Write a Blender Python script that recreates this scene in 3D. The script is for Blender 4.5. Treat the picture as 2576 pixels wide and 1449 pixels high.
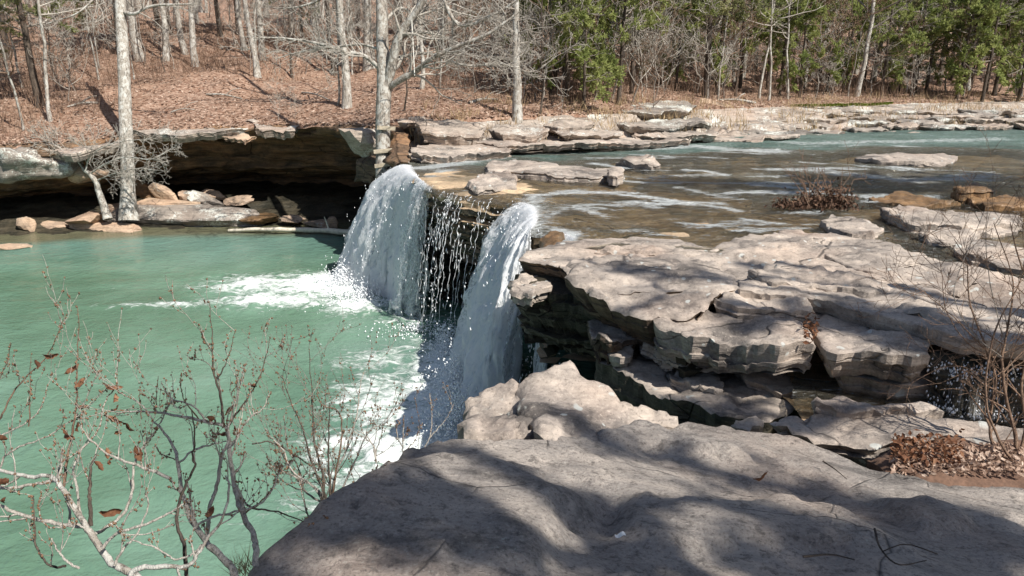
import bpy, math, random
import numpy as np
from mathutils import Vector, Matrix
from mathutils.geometry import delaunay_2d_cdt

for _o in list(bpy.data.objects): bpy.data.objects.remove(_o)
scene = bpy.context.scene
COL = scene.collection
R = math.radians
rng = random.Random(11)
nrs = np.random.RandomState(5)

# ---------------------------------------------------------------- camera, light, exposure
CAMZ = 2.5; PITCH = R(17.0); K = 1860.0
cam = bpy.data.cameras.new('camera'); camo = bpy.data.objects.new('camera', cam); COL.objects.link(camo)
cam.lens = 26.0; cam.sensor_width = 36.0; cam.clip_end = 900; cam.clip_start = 0.05
camo.location = (0, 0, CAMZ); camo.rotation_euler = (R(90)-PITCH, 0, 0)
scene.camera = camo
SUN_EL = R(48); SUN_AZ = R(133)      # azimuth clockwise from +Y: behind the camera, to the right
SUN = np.array([math.sin(SUN_AZ)*math.cos(SUN_EL), math.cos(SUN_AZ)*math.cos(SUN_EL), math.sin(SUN_EL)])
world = bpy.data.worlds.new("World"); scene.world = world; world.use_nodes = True
wn = world.node_tree; bg = wn.nodes['Background']
sky = wn.nodes.new('ShaderNodeTexSky'); sky.sky_type = 'NISHITA'; sky.sun_disc = False
sky.sun_elevation = SUN_EL; sky.sun_rotation = SUN_AZ
wn.links.new(sky.outputs[0], bg.inputs[0]); bg.inputs[1].default_value = 0.07
sl = bpy.data.lights.new('sun', 'SUN'); sl.energy = 5.0; sl.angle = R(0.53); sl.color = (1.0, 0.95, 0.87)
so = bpy.data.objects.new('sun', sl); COL.objects.link(so); so.location = (20, -20, 30)
so.rotation_euler = Vector(SUN).to_track_quat('Z', 'Y').to_euler()
scene.view_settings.view_transform = 'Standard'; scene.view_settings.look = 'None'
scene.view_settings.exposure = 0.52; scene.view_settings.gamma = 1.0
scene.view_settings.use_curve_mapping = False
scene.render.engine = 'CYCLES'
scene.cycles.max_bounces = 6; scene.cycles.transparent_max_bounces = 16
scene.cycles.caustics_reflective = False; scene.cycles.caustics_refractive = False

# ---------------------------------------------------------------- placing: photo direction + a real height or distance
SP, CP = math.sin(PITCH), math.cos(PITCH)
def ray(u, v):
    a = (u-1288.0)/K; b = (724.5-v)/K
    return np.array([a, CP + b*SP, -SP + b*CP])
def W(u, v, z):
    d = ray(u, v); t = (z-CAMZ)/d[2]
    return np.array([0, 0, CAMZ]) + d*t
def D(u, v, t):
    return np.array([0, 0, CAMZ]) + ray(u, v)*t

# ---------------------------------------------------------------- noise
_perm = np.random.RandomState(3).permutation(256); _perm = np.concatenate([_perm]*3)
_grad = np.random.RandomState(4).normal(size=(256, 3)); _grad /= np.linalg.norm(_grad, axis=1)[:, None]
def pn(p):
    p = np.asarray(p, float); i = np.floor(p).astype(int); f = p-i; i &= 255
    w = f*f*f*(f*(f*6-15)+10); r = 0
    for dx in (0, 1):
        for dy in (0, 1):
            for dz in (0, 1):
                h = _perm[_perm[_perm[(i[:, 0]+dx) & 255]+((i[:, 1]+dy) & 255)]+((i[:, 2]+dz) & 255)]
                g = _grad[h]; q = f-np.array([dx, dy, dz])
                r = r+(g*q).sum(1)*(w[:, 0] if dx else 1-w[:, 0])*(w[:, 1] if dy else 1-w[:, 1])*(w[:, 2] if dz else 1-w[:, 2])
    return r*1.5
def fbm(p, o=4, lac=2.05, g=.5):
    p = np.asarray(p, float); r = 0; a = 1
    for k in range(o): r = r+a*pn(p+17.3*k); p = p*lac; a *= g
    return r
def n2(x, y, s=1., o=4, seed=0.):
    return fbm(np.stack([np.asarray(x)*s, np.asarray(y)*s, np.full(np.shape(x), seed+.37)], 1), o)
def sstep(a, b, x):
    t = np.clip((x-a)/(b-a), 0, 1); return t*t*(3-2*t)

# ---------------------------------------------------------------- mesh helpers
class Acc:
    def __init__(s): s.v = []; s.f = {3: [], 4: []}; s.n = 0; s.mi = {3: [], 4: []}
    def add(s, v, f, mi=0):
        v = np.asarray(v, float); f = np.asarray(f, int); k = f.shape[1]
        s.v.append(v); s.f[k].append(f+s.n); s.mi[k].append(np.full(len(f), mi)); s.n += len(v)
    def mesh(s, name, mats, smooth=True):
        me = bpy.data.meshes.new(name); V = np.concatenate(s.v)
        me.vertices.add(len(V)); me.vertices.foreach_set('co', V.ravel())
        F = []; st = []; tot = []; mi = []; o = 0
        for k in (3, 4):
            if s.f[k]:
                f = np.concatenate(s.f[k]); F.append(f.ravel()); st.append(o+np.arange(len(f))*k); tot.append(np.full(len(f), k)); o += f.size
                mi.append(np.concatenate(s.mi[k]))
        F = np.concatenate(F); st = np.concatenate(st); mi = np.concatenate(mi)
        me.loops.add(len(F)); me.loops.foreach_set('vertex_index', F)
        me.polygons.add(len(st)); me.polygons.foreach_set('loop_start', st)
        me.polygons.foreach_set('use_smooth', np.full(len(st), smooth))
        for m in (mats if isinstance(mats, (list, tuple)) else [mats]): me.materials.append(m)
        me.polygons.foreach_set('material_index', mi.astype(np.int32))
        me.update(calc_edges=True); me.validate(); return me
def link(name, me, parent=None, label=None, cat=None, group=None, kind=None, loc=None):
    o = bpy.data.objects.new(name, me); COL.objects.link(o)
    if parent is not None: o.parent = parent
    if label: o['label'] = label
    if cat: o['category'] = cat
    if group: o['group'] = group
    if kind: o['kind'] = kind
    if loc is not None: o.location = loc
    return o
def empty(name, loc, label, cat, group=None, rz=0.):
    o = link(name, None, None, label, cat, group, None, loc); o.rotation_euler = (0, 0, rz)
    o.empty_display_size = .2; return o
def recentre(o, c):
    """move the mesh so that the object's origin sits at c"""
    me = o.data; n = len(me.vertices); a = np.empty(n*3); me.vertices.foreach_get('co', a)
    a = a.reshape(-1, 3)-np.asarray(c); me.vertices.foreach_set('co', a.ravel()); me.update(); o.location = c
def setattr_f(me, name, vals):
    a = me.attributes.new(name, 'FLOAT', 'POINT'); a.data.foreach_set('value', np.asarray(vals, float))
def gridfaces(nx, ny):
    i, j = np.meshgrid(np.arange(nx-1), np.arange(ny-1), indexing='ij'); a = (i*ny+j).ravel()
    return np.stack([a, a+ny, a+ny+1, a+1], 1)
def tube(acc, P, r, sides=5, mi=0, cap=True):
    P = np.asarray(P, float); n = len(P); r = np.broadcast_to(r, (n,)).astype(float)
    T = np.gradient(P, axis=0); T /= np.linalg.norm(T, axis=1)[:, None]+1e-9
    ref = np.array([0, 0, 1.]) if abs(T[:, 2]).mean() < .8 else np.array([1., .2, 0])
    A = np.cross(T, ref); A /= np.linalg.norm(A, axis=1)[:, None]+1e-9; B = np.cross(T, A)
    th = np.arange(sides)*2*math.pi/sides
    V = P[:, None]+r[:, None, None]*(np.cos(th)[None, :, None]*A[:, None]+np.sin(th)[None, :, None]*B[:, None])
    i, j = np.meshgrid(np.arange(n-1), np.arange(sides), indexing='ij'); a = (i*sides+j).ravel(); b = (i*sides+(j+1) % sides).ravel()
    V = V.reshape(-1, 3); acc.add(V, np.stack([a, b, b+sides, a+sides], 1), mi)
    if cap and sides >= 3:
        e = (n-1)*sides
        if sides == 4: acc.add(V[e:e+4], [[0, 1, 2, 3]], mi)
        elif sides > 4:
            acc.add(np.vstack([V[e:e+sides], P[-1]]), [[k, (k+1) % sides, sides] for k in range(sides)], mi)
    return V
def smooth_path(P, n):
    """Catmull-Rom through P, n points"""
    P = np.asarray(P, float); m = len(P); t = np.linspace(0, m-1-1e-6, n); i = t.astype(int); f = (t-i)[:, None]
    Q = np.vstack([2*P[0]-P[1], P, 2*P[-1]-P[-2]]); a, b, c, d = Q[i], Q[i+1], Q[i+2], Q[i+3]
    return .5*((2*b)+(-a+c)*f+(2*a-5*b+4*c-d)*f*f+(-a+3*b-3*c+d)*f**3)
def resample(P, s, closed=True):
    P = np.asarray(P, float); Q = np.vstack([P, P[:1]]) if closed else P
    L = np.linalg.norm(np.diff(Q[:, :2], axis=0), axis=1); c = np.concatenate([[0], np.cumsum(L)])
    n = max(6, int(c[-1]/s)); t = np.linspace(0, c[-1], n+1); t = t[:-1] if closed else t
    return np.stack([np.interp(t, c, Q[:, k]) for k in range(P.shape[1])], 1)
def dist_poly(X, P, closed=True):
    """distance of points X to polyline P; X (n,2)"""
    A = P; B = np.roll(P, -1, 0)
    if not closed: A, B = P[:-1], P[1:]
    out = np.full(len(X), 1e9)
    for a, b in zip(A, B):
        ab = b-a; t = np.clip(((X-a)@ab)/(ab@ab+1e-12), 0, 1)
        out = np.minimum(out, ((X-a-t[:, None]*ab)**2).sum(1))
    return np.sqrt(out)
def inside(X, P):
    r = np.zeros(len(X), bool); A = P; B = np.roll(P, -1, 0)
    for a, b in zip(A, B):
        c = ((a[1] > X[:, 1]) != (b[1] > X[:, 1])); 
        if a[1] != b[1]: r ^= c & (X[:, 0] < (b[0]-a[0])*(X[:, 1]-a[1])/(b[1]-a[1])+a[0])
    return r

# ---------------------------------------------------------------- materials
class Mat:
    def __init__(s, name):
        s.m = bpy.data.materials.new(name); s.m.use_nodes = True; s.t = s.m.node_tree; s.N = s.t.nodes; s.L = s.t.links
        s.b = s.N['Principled BSDF']; s.out = s.N['Material Output']
    def new(s, ty, **k):
        n = s.N.new('ShaderNode'+ty)
        for a, b in k.items():
            if a.startswith('i_'): s.set(n.inputs[a[2:].replace('_', ' ')], b)
            else: setattr(n, a, b)
        return n
    def set(s, sock, val):
        if isinstance(val, bpy.types.NodeSocket): s.L.new(val, sock)
        elif val is not None:
            if sock.type == 'RGBA' and not isinstance(val, (int, float)) and len(val) == 3: val = (*val, 1)
            sock.default_value = val
    def pos(s, scale=(1, 1, 1), obj=False, rot=(0, 0, 0), uv=False):
        c = s.new('TexCoord').outputs['UV' if uv else 'Object'] if (obj or uv) else s.new('NewGeometry').outputs['Position']
        m = s.new('Mapping'); s.L.new(c, m.inputs[0]); m.inputs['Scale'].default_value = scale; m.inputs['Rotation'].default_value = rot
        return m.outputs[0]
    def noise(s, vec, scale, detail=5, rough=.55, dist=0., lac=2.):
        n = s.new('TexNoise'); s.L.new(vec, n.inputs['Vector']); n.inputs['Scale'].default_value = scale
        n.inputs['Detail'].default_value = detail; n.inputs['Roughness'].default_value = rough; n.inputs['Distortion'].default_value = dist
        return n.outputs['Fac']
    def voro(s, vec, scale, feat='F1', out='Distance', rnd=1.):
        n = s.new('TexVoronoi', feature=feat); s.L.new(vec, n.inputs['Vector']); n.inputs['Scale'].default_value = scale
        n.inputs['Randomness'].default_value = rnd; return n.outputs[out]
    def ramp(s, fac, stops, interp='LINEAR'):
        n = s.new('ValToRGB'); s.L.new(fac, n.inputs[0]); e = n.color_ramp.elements; n.color_ramp.interpolation = interp
        while len(e) < len(stops): e.new(.5)
        for k, (p, c) in enumerate(stops):
            e[k].position = p; e[k].color = (c, c, c, 1) if isinstance(c, (int, float)) else (*c, 1)
        return n.outputs[0]
    def mix(s, fac, a, b, mode='MIX'):
        n = s.new('Mix', data_type='RGBA', blend_type=mode); s.set(n.inputs[0], fac); s.set(n.inputs[6], a); s.set(n.inputs[7], b); return n.outputs[2]
    def math(s, op, a, b=0., clamp=False):
        n = s.new('Math', operation=op, use_clamp=clamp); s.set(n.inputs[0], a); s.set(n.inputs[1], b); return n.outputs[0]
    def attr(s, name):
        n = s.new('Attribute', attribute_name=name); return n.outputs['Fac']
    def bump(s, h, strength, dist, nrm=None):
        n = s.new('Bump'); s.L.new(h, n.inputs['Height']); n.inputs['Strength'].default_value = strength; n.inputs['Distance'].default_value = dist
        if nrm is not None: s.L.new(nrm, n.inputs['Normal'])
        return n.outputs[0]

def rock_mat(name, cols, lichen=.3, lich_col=(.52, .53, .47), scale=1., bump=.5, rough=.85, strat=.6, spots=.0, dark=.35, fine=1., flake=1., chisel=0):
    M = Mat(name); P = M.pos((scale,)*3)
    S = M.pos((scale*.9, scale*.9, scale*14))
    PA = M.pos((scale*.55, scale*1.5, scale*2.5), rot=(0, 0, .25))
    big = M.math('ADD', M.math('MULTIPLY', M.noise(P, .9, 6, .6, .6), .45), M.math('MULTIPLY', M.noise(PA, 1.6, 7, .68, .8), .55))
    c = M.ramp(big, [(.40, cols[2]), (.475, cols[1]), (.57, cols[0])])
    hue = M.noise(P, .6, 3, .5); c = M.mix(M.ramp(hue, [(.52, 0), (.66, .45)]), c, (cols[1][0]*1.12, cols[1][1]*.93, cols[1][2]*.82))
    st = M.noise(S, 1.3, 5, .65)
    c = M.mix(M.math('MULTIPLY', M.ramp(st, [(.42, 1), (.58, 0)]), strat*.6), c, tuple(x*.45 for x in cols[1]))
    f = M.noise(P, 9, 8, .7)
    c = M.mix(M.ramp(f, [(.36, dark), (.47, 0)]), c, tuple(x*.42 for x in cols[2]))
    g = M.noise(P, 38*fine, 6, .75)
    c = M.mix(M.ramp(g, [(.34, .6), (.44, 0)] if not chisel else [(.36, .6), (.47, 0)]), c, tuple(x*.35 for x in cols[2]))
    c = M.mix(M.ramp(g, [(.55, 0), (.72, .5)]), c, tuple(min(.75, x*1.5) for x in cols[0]))
    if lichen > 0:
        la = M.noise(P, 1.1, 3, .5); lb = M.noise(P, 11, 6, .75, 1.2)
        lf = M.math('ADD', M.math('MULTIPLY', la, .55), M.math('MULTIPLY', lb, .6))
        t = .735-lichen*.20
        c = M.mix(M.ramp(lf, [(t, 0), (t+.035, .9)]), c, lich_col)
    if spots > 0:
        d = M.voro(P, 7, 'SMOOTH_F1'); sp = M.ramp(d, [(.10+spots*.08, .85), (.14+spots*.08, 0)])
        k = M.ramp(M.noise(P, 1.7, 2), [(.48, 0), (.55, 1)])
        c = M.mix(M.math('MULTIPLY', sp, k), c, (.48, .49, .46))
    M.set(M.b.inputs['Base Color'], c); M.b.inputs['Roughness'].default_value = rough
    M.b.inputs['Specular IOR Level'].default_value = .3
    tq = M.math('SNAP', M.math('ADD', M.noise(P, 1.5, 9, .62, .3), M.math('MULTIPLY', M.noise(P, 14, 4, .6), .035)), .045)
    ck = M.voro(M.mix(.25, M.pos((scale*.55, scale*.9, scale*1.5), rot=(0, 0, .4)), M.new('TexNoise', i_Scale=2.2).outputs['Color']), 1.0, 'DISTANCE_TO_EDGE')
    ckm = M.math('MULTIPLY', M.ramp(ck, [(.001, 1), (.009 if not chisel else .005, 0)]), M.ramp(M.noise(P, .8, 2), [(.46, 0), (.54, 1)]))
    c = M.mix(M.math('MULTIPLY', ckm, .75), c, tuple(x*.22 for x in cols[2])); M.set(M.b.inputs['Base Color'], c)
    h = M.math('ADD', M.math('MULTIPLY', f, .6), M.math('MULTIPLY', g, .22))
    h = M.math('ADD', h, M.math('MULTIPLY', M.noise(P, 110*fine, 4, .7), .10))
    h = M.math('ADD', h, M.math('MULTIPLY', st, strat*1.2))
    if chisel: h = M.math('ADD', h, M.math('MULTIPLY', M.math('ABSOLUTE', M.math('SUBTRACT', M.noise(M.pos((scale, scale*1.6, scale)), 17, 7, .7, .8), .5)), chisel))
    h = M.math('ADD', h, M.math('MULTIPLY', tq, 5.0*flake)); h = M.math('SUBTRACT', h, M.math('MULTIPLY', ckm, .8))
    M.L.new(M.bump(h, bump, .05/scale), M.b.inputs['Normal'])
    return M.m

TAN = ((.52, .44, .37), (.35, .30, .26), (.125, .11, .10))
GREY = ((.36, .31, .265), (.27, .235, .205), (.15, .135, .125))
m_rock = rock_mat('sandstone', TAN, .10, spots=.5)
m_rock_near = rock_mat('foreground_sandstone', ((.56, .49, .43), (.41, .365, .33), (.20, .18, .165)), .06, scale=1.5, bump=.8, strat=.25, dark=.6, chisel=2.2)
m_rock_lichen = rock_mat('lichened_sandstone', GREY, .62, (.56, .57, .52))
m_rock_bank = rock_mat('bank_sandstone', ((.50, .42, .35), (.38, .32, .27), (.2, .17, .15)), .5, (.60, .60, .55), bump=.7)
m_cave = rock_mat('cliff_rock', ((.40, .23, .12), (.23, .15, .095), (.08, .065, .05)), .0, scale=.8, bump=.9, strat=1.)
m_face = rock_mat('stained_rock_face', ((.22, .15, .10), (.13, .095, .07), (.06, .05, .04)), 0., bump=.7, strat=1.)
m_wetrock = rock_mat('wet_rock', ((.30, .18, .09), (.19, .12, .065), (.08, .06, .035)), 0., rough=.35, bump=.5)
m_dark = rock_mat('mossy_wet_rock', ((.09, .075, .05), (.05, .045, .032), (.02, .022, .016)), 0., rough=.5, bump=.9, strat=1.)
m_bed = rock_mat('stream_bed', ((.72, .53, .34), (.52, .38, .25), (.24, .19, .13)), 0., rough=.4, scale=.6, bump=.8)
m_boulder = rock_mat('orange_sandstone', ((.55, .40, .28), (.42, .31, .23), (.2, .15, .115)), .2)

def bark_mat(name, a, b, sc=1., patch=None):
    M = Mat(name); P = M.pos((sc*9, sc*9, sc*2.0)); n = M.noise(P, 1.5, 6, .7); n3 = M.noise(M.pos((sc*22, sc*22, sc*5)), 1.2, 5, .7)
    c = M.ramp(n, [(.36, b), (.55, a)])
    c = M.mix(M.ramp(n3, [(.38, .8), (.5, 0)]), c, tuple(x*.4 for x in b))
    if patch: c = M.mix(M.ramp(M.noise(M.pos((sc*4, sc*4, sc*3)), 1.7, 5, .7), [(.50, 0), (.56, .85)]), c, patch)
    M.set(M.b.inputs['Base Color'], c); M.b.inputs['Roughness'].default_value = .9; M.b.inputs['Specular IOR Level'].default_value = .15
    M.L.new(M.bump(M.math('ADD', n, n3), .8, .03), M.b.inputs['Normal']); return M.m
m_bark = bark_mat('grey_bark', (.36, .325, .28), (.18, .155, .13), 1., (.48, .47, .43))
m_bark_pale = bark_mat('pale_bark', (.43, .395, .345), (.24, .21, .18), 1., (.55, .54, .50))
m_bark_dark = bark_mat('dark_bark', (.12, .095, .075), (.055, .045, .04))
m_twig = bark_mat('twig_bark', (.56, .52, .46), (.38, .34, .29), 3.)
m_twig_brown = bark_mat('brown_twig_bark', (.30, .2, .14), (.17, .11, .08), 3.)
m_twig_grey = bark_mat('grey_twig_bark', (.36, .32, .28), (.2, .175, .15), 3.)

def leaf_mat(name, cols, transl=.3, scale=3., rough=.7):
    M = Mat(name); n = M.noise(M.pos((1, 1, 1)), scale, 4, .7); c = M.ramp(n, [(.34, cols[0]), (.5, cols[1]), (.66, cols[2])])
    w = M.new('TexWhiteNoise'); M.L.new(M.math('MULTIPLY', M.noise(M.pos((1, 1, 1)), 23, 1), 40.), w.inputs['Vector']) 
    M.set(M.b.inputs['Base Color'], c); M.b.inputs['Roughness'].default_value = rough; M.b.inputs['Specular IOR Level'].default_value = .2
    t = M.new('BsdfTranslucent'); M.set(t.inputs[0], c); x = M.new('MixShader'); x.inputs[0].default_value = transl
    M.L.new(M.b.outputs[0], x.inputs[1]); M.L.new(t.outputs[0], x.inputs[2]); M.L.new(x.outputs[0], M.out.inputs[0]); return M.m
m_cedar = leaf_mat('cedar_foliage', ((.17, .215, .07), (.29, .335, .11), (.42, .44, .18)), .5, .9)
m_cedar_dull = leaf_mat('olive_cedar_foliage', ((.16, .185, .08), (.27, .29, .13), (.41, .40, .21)), .5, .9)
m_deadleaf = leaf_mat('dead_leaves', ((.09, .042, .025), (.19, .085, .045), (.32, .18, .105)), .3, 14.)
m_litter_leaf = leaf_mat('fallen_leaves', ((.17, .10, .07), (.38, .265, .20), (.62, .50, .41)), .2, 9.)
m_grass = leaf_mat('dry_grass', ((.30, .2, .11), (.46, .34, .2), (.58, .47, .30)), .3, 5.)
m_moss = leaf_mat('green_moss', ((.08, .11, .015), (.16, .20, .03), (.26, .28, .05)), .1, 5.)

def litter_mat():
    M = Mat('leaf_litter'); P = M.pos((1, 1, 1)); a = M.noise(P, .35, 4, .6); b = M.noise(P, 7, 7, .75); v = M.voro(M.pos((1, 1, 1)), 9, 'F1', 'Color')
    c = M.ramp(b, [(.3, (.10, .055, .04)), (.46, (.28, .175, .125)), (.6, (.50, .36, .28)), (.75, (.68, .55, .45))])
    c = M.mix(M.ramp(a, [(.42, 0), (.62, .6)]), c, (.34, .225, .16))
    bw = M.new('RGBToBW'); M.L.new(v, bw.inputs[0])
    c = M.mix(M.ramp(bw.outputs[0], [(.2, .55), (.5, 0)]), c, (.16, .075, .045))
    M.set(M.b.inputs['Base Color'], c); M.b.inputs['Roughness'].default_value = .95; M.b.inputs['Specular IOR Level'].default_value = .1
    M.L.new(M.bump(M.math('ADD', b, bw.outputs[0]), .9, .08), M.b.inputs['Normal']); return M.m
m_litter = litter_mat()
def plain(name, col, rough=.8, n=0.25, sc=20):
    M = Mat(name); f = M.noise(M.pos((1, 1, 1)), sc, 5, .7); M.set(M.b.inputs['Base Color'], M.ramp(f, [(.3, tuple(x*(1-n) for x in col)), (.7, tuple(min(1, x*(1+n)) for x in col))]))
    M.b.inputs['Roughness'].default_value = rough; M.L.new(M.bump(f, .4, .01), M.b.inputs['Normal']); return M.m
m_wood = plain('weathered_wood', (.42, .36, .27), .8, .35, 14)
m_log = plain('bleached_driftwood', (.58, .52, .42), .8, .3, 10)
m_rope = plain('white_rope', (.68, .66, .60), .8, .15)
m_paper = plain('white_paper', (.78, .78, .76), .7, .08)
m_bud = plain('brown_bud', (.16, .09, .05), .8, .4)

def pool_mat():
    M = Mat('pool_water'); P = M.pos((1, 1.25, 1), rot=(0, 0, R(12)))
    a = M.noise(P, .22, 4, .55, .5)
    c = M.ramp(a, [(.35, (.098, .178, .118)), (.5, (.130, .228, .160)), (.68, (.165, .272, .205))])
    c = M.mix(M.attr('teal'), c, (.115, .215, .185))
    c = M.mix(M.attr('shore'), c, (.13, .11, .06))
    fo = M.attr('foam')
    q = M.pos((1.0, 1.6, 1.)); f1 = M.noise(q, 2.3, 8, .68, 1.3); f2 = M.voro(M.mix(.22, q, M.new('TexNoise').outputs['Color']), 5.5, 'DISTANCE_TO_EDGE')
    web = M.ramp(f2, [(.0, .16), (.16, 0)])
    k = M.math('ADD', M.math('ADD', M.math('MULTIPLY', fo, .82), M.math('MULTIPLY', M.math('SUBTRACT', f1, .5), 1.9)), M.math('MULTIPLY', web, fo))
    ff = M.ramp(k, [(.34, 0), (.52, .35), (.66, .75), (.85, .97)])
    c2 = M.mix(ff, c, (.78, .82, .80))
    M.set(M.b.inputs['Base Color'], c2); M.set(M.b.inputs['Roughness'], M.ramp(ff, [(0, .07), (1, .6)])); M.b.inputs['IOR'].default_value = 1.33
    h = M.math('ADD', M.math('MULTIPLY', M.noise(P, 2.0, 5, .62, .4), 1.), M.math('MULTIPLY', M.noise(P, 9, 4, .6), .28))
    h = M.math('ADD', h, M.math('MULTIPLY', ff, .5))
    M.L.new(M.bump(h, .55, .12), M.b.inputs['Normal']); return M.m
m_pool = pool_mat()

def stream_mat():
    M = Mat('stream_water'); P = M.pos((1.0, 2.2, 1), rot=(0, 0, R(-12)))
    h = M.math('ADD', M.noise(P, 1.8, 6, .66, .8), M.math('MULTIPLY', M.noise(P, 9, 5, .65, .5), .45))
    nb = M.bump(h, 1., .38)
    tr = M.new('BsdfTransparent'); tr.inputs[0].default_value = (.93, .91, .82, 1)
    df = M.new('BsdfDiffuse'); M.set(df.inputs[0], M.mix(M.ramp(M.attr('deep'), [(.35, 0), (.75, 1)]), M.ramp(M.noise(P, 1.1, 6, .7), [(.35, (.27, .22, .15)), (.5, (.38, .35, .27)), (.65, (.46, .48, .43))]), M.ramp(M.noise(P, .5, 4), [(.35, (.15, .23, .20)), (.65, (.27, .38, .34))])))
    gl = M.new('BsdfGlossy'); gl.inputs['Roughness'].default_value = .06; gl.inputs[0].default_value = (1, 1, 1, 1)
    fr = M.new('Fresnel'); fr.inputs[0].default_value = 1.33
    for n in (df, gl, fr): M.L.new(nb, n.inputs['Normal'])
    m1 = M.new('MixShader'); M.set(m1.inputs[0], M.math('ADD', M.math('MULTIPLY', M.attr('deep'), .85), .08)); M.L.new(tr.outputs[0], m1.inputs[1]); M.L.new(df.outputs[0], m1.inputs[2])
    m2 = M.new('MixShader'); M.L.new(fr.outputs[0], m2.inputs[0]); M.L.new(m1.outputs[0], m2.inputs[1]); M.L.new(gl.outputs[0], m2.inputs[2])
    fo = M.attr('foam'); f1 = M.noise(M.pos((1.0, 3.0, 1), rot=(0, 0, R(-12))), 3.2, 8, .72, 1.)
    ff = M.ramp(M.math('ADD', M.math('MULTIPLY', M.math('SUBTRACT', f1, .5), 1.35), M.math('ADD', M.math('MULTIPLY', M.math('SUBTRACT', M.noise(M.pos((1.2, 4., 1), rot=(0, 0, R(-12))), 9, 5, .7), .52), .8), M.math('ADD', M.math('MULTIPLY', fo, .64), .11))), [(.20, 0), (.36, .55), (.6, .95)])
    wd = M.new('BsdfDiffuse'); wd.inputs[0].default_value = (.80, .84, .84, 1); M.L.new(nb, wd.inputs['Normal'])
    m3 = M.new('MixShader'); M.L.new(ff, m3.inputs[0]); M.L.new(m2.outputs[0], m3.inputs[1]); M.L.new(wd.outputs[0], m3.inputs[2])
    M.L.new(m3.outputs[0], M.out.inputs[0]); return M.m
m_stream = stream_mat()

def fall_mat():
    M = Mat('falling_water'); U = M.pos((1, 1, 1), uv=True)
    den = M.attr('cover')
    mp = M.new('Mapping'); M.L.new(U, mp.inputs[0]); mp.inputs['Scale'].default_value = (11, 1.7, 1)
    s1 = M.noise(mp.outputs[0], 1.6, 7, .72, .9)
    mp2 = M.new('Mapping'); M.L.new(U, mp2.inputs[0]); mp2.inputs['Scale'].default_value = (26, 12, 1)
    s2 = M.noise(mp2.outputs[0], 1.3, 6, .7, 1.6)
    v = M.voro(M.mix(.12, mp2.outputs[0], M.new('TexNoise').outputs['Color']), 1.2, 'DISTANCE_TO_EDGE')
    s = M.math('ADD', M.math('MULTIPLY', s1, .50), M.math('MULTIPLY', s2, .60))
    s = M.math('ADD', s, M.ramp(v, [(0, .10), (.12, 0)]))
    k = M.math('ADD', M.math('SUBTRACT', s, .145), den)
    al = M.ramp(k, [(.38, 0), (.56, 1)])
    c = M.ramp(s, [(.40, (.62, .69, .74)), (.50, (.86, .89, .92)), (.60, (.96, .97, .98))])
    M.set(M.b.inputs['Base Color'], c); M.b.inputs['Roughness'].default_value = .6; M.b.inputs['IOR'].default_value = 1.33
    M.L.new(M.bump(s, .7, .045), M.b.inputs['Normal'])
    t = M.new('BsdfTranslucent'); M.set(t.inputs[0], c); x = M.new('MixShader'); x.inputs[0].default_value = .5
    M.L.new(M.b.outputs[0], x.inputs[1]); M.L.new(t.outputs[0], x.inputs[2])
    tr = M.new('BsdfTransparent'); y = M.new('MixShader'); M.L.new(al, y.inputs[0]); M.L.new(tr.outputs[0], y.inputs[1]); M.L.new(x.outputs[0], y.inputs[2])
    M.L.new(y.outputs[0], M.out.inputs[0]); return M.m
m_fall = fall_mat()
m_drop = Mat('water_drops'); m_drop.b.inputs['Base Color'].default_value = (.86, .88, .9, 1); m_drop.b.inputs['Roughness'].default_value = .45; m_drop.b.inputs['IOR'].default_value = 1.33; m_drop = m_drop.m
# ---------------------------------------------------------------- rock slabs: a real outline, rounded edge, bedded and undercut sides
def cells(x, y, sc, seed):
    """jointed blocks: (random level of the block, distance to its joint)"""
    wx = x+n2(x, y, 1.7/sc, 3, seed)*.16*sc; wy = y+n2(x, y, 1.7/sc, 3, seed+4)*.16*sc; u = wx/sc*.75; v = wy/sc*1.35
    iu, iv = np.floor(u), np.floor(v); d1 = np.full(len(u), 9.); d2 = d1.copy(); h = np.zeros(len(u)); gx_ = h.copy(); gy_ = h.copy()
    for a in (-1, 0, 1):
        for c in (-1, 0, 1):
            ku = (iu+a).astype(int); kv = (iv+c).astype(int); hh = _perm[(_perm[(ku+int(seed*11)) & 255]+kv) & 255]; px_ = ku+.15+.7*(hh/255.); py_ = kv+.15+.7*(_perm[hh+7]/255.)
            d = np.hypot(u-px_, v-py_); n_ = d < d1; d2 = np.where(n_, d1, np.minimum(d2, d)); h = np.where(n_, _perm[hh+31]/255.-.5, h); gx_ = np.where(n_, _perm[hh+63]/255.-.5, gx_); gy_ = np.where(n_, u-px_, gy_); d1 = np.where(n_, d, d1)
    return h, (d2-d1)*sc, gx_*gy_
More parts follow.
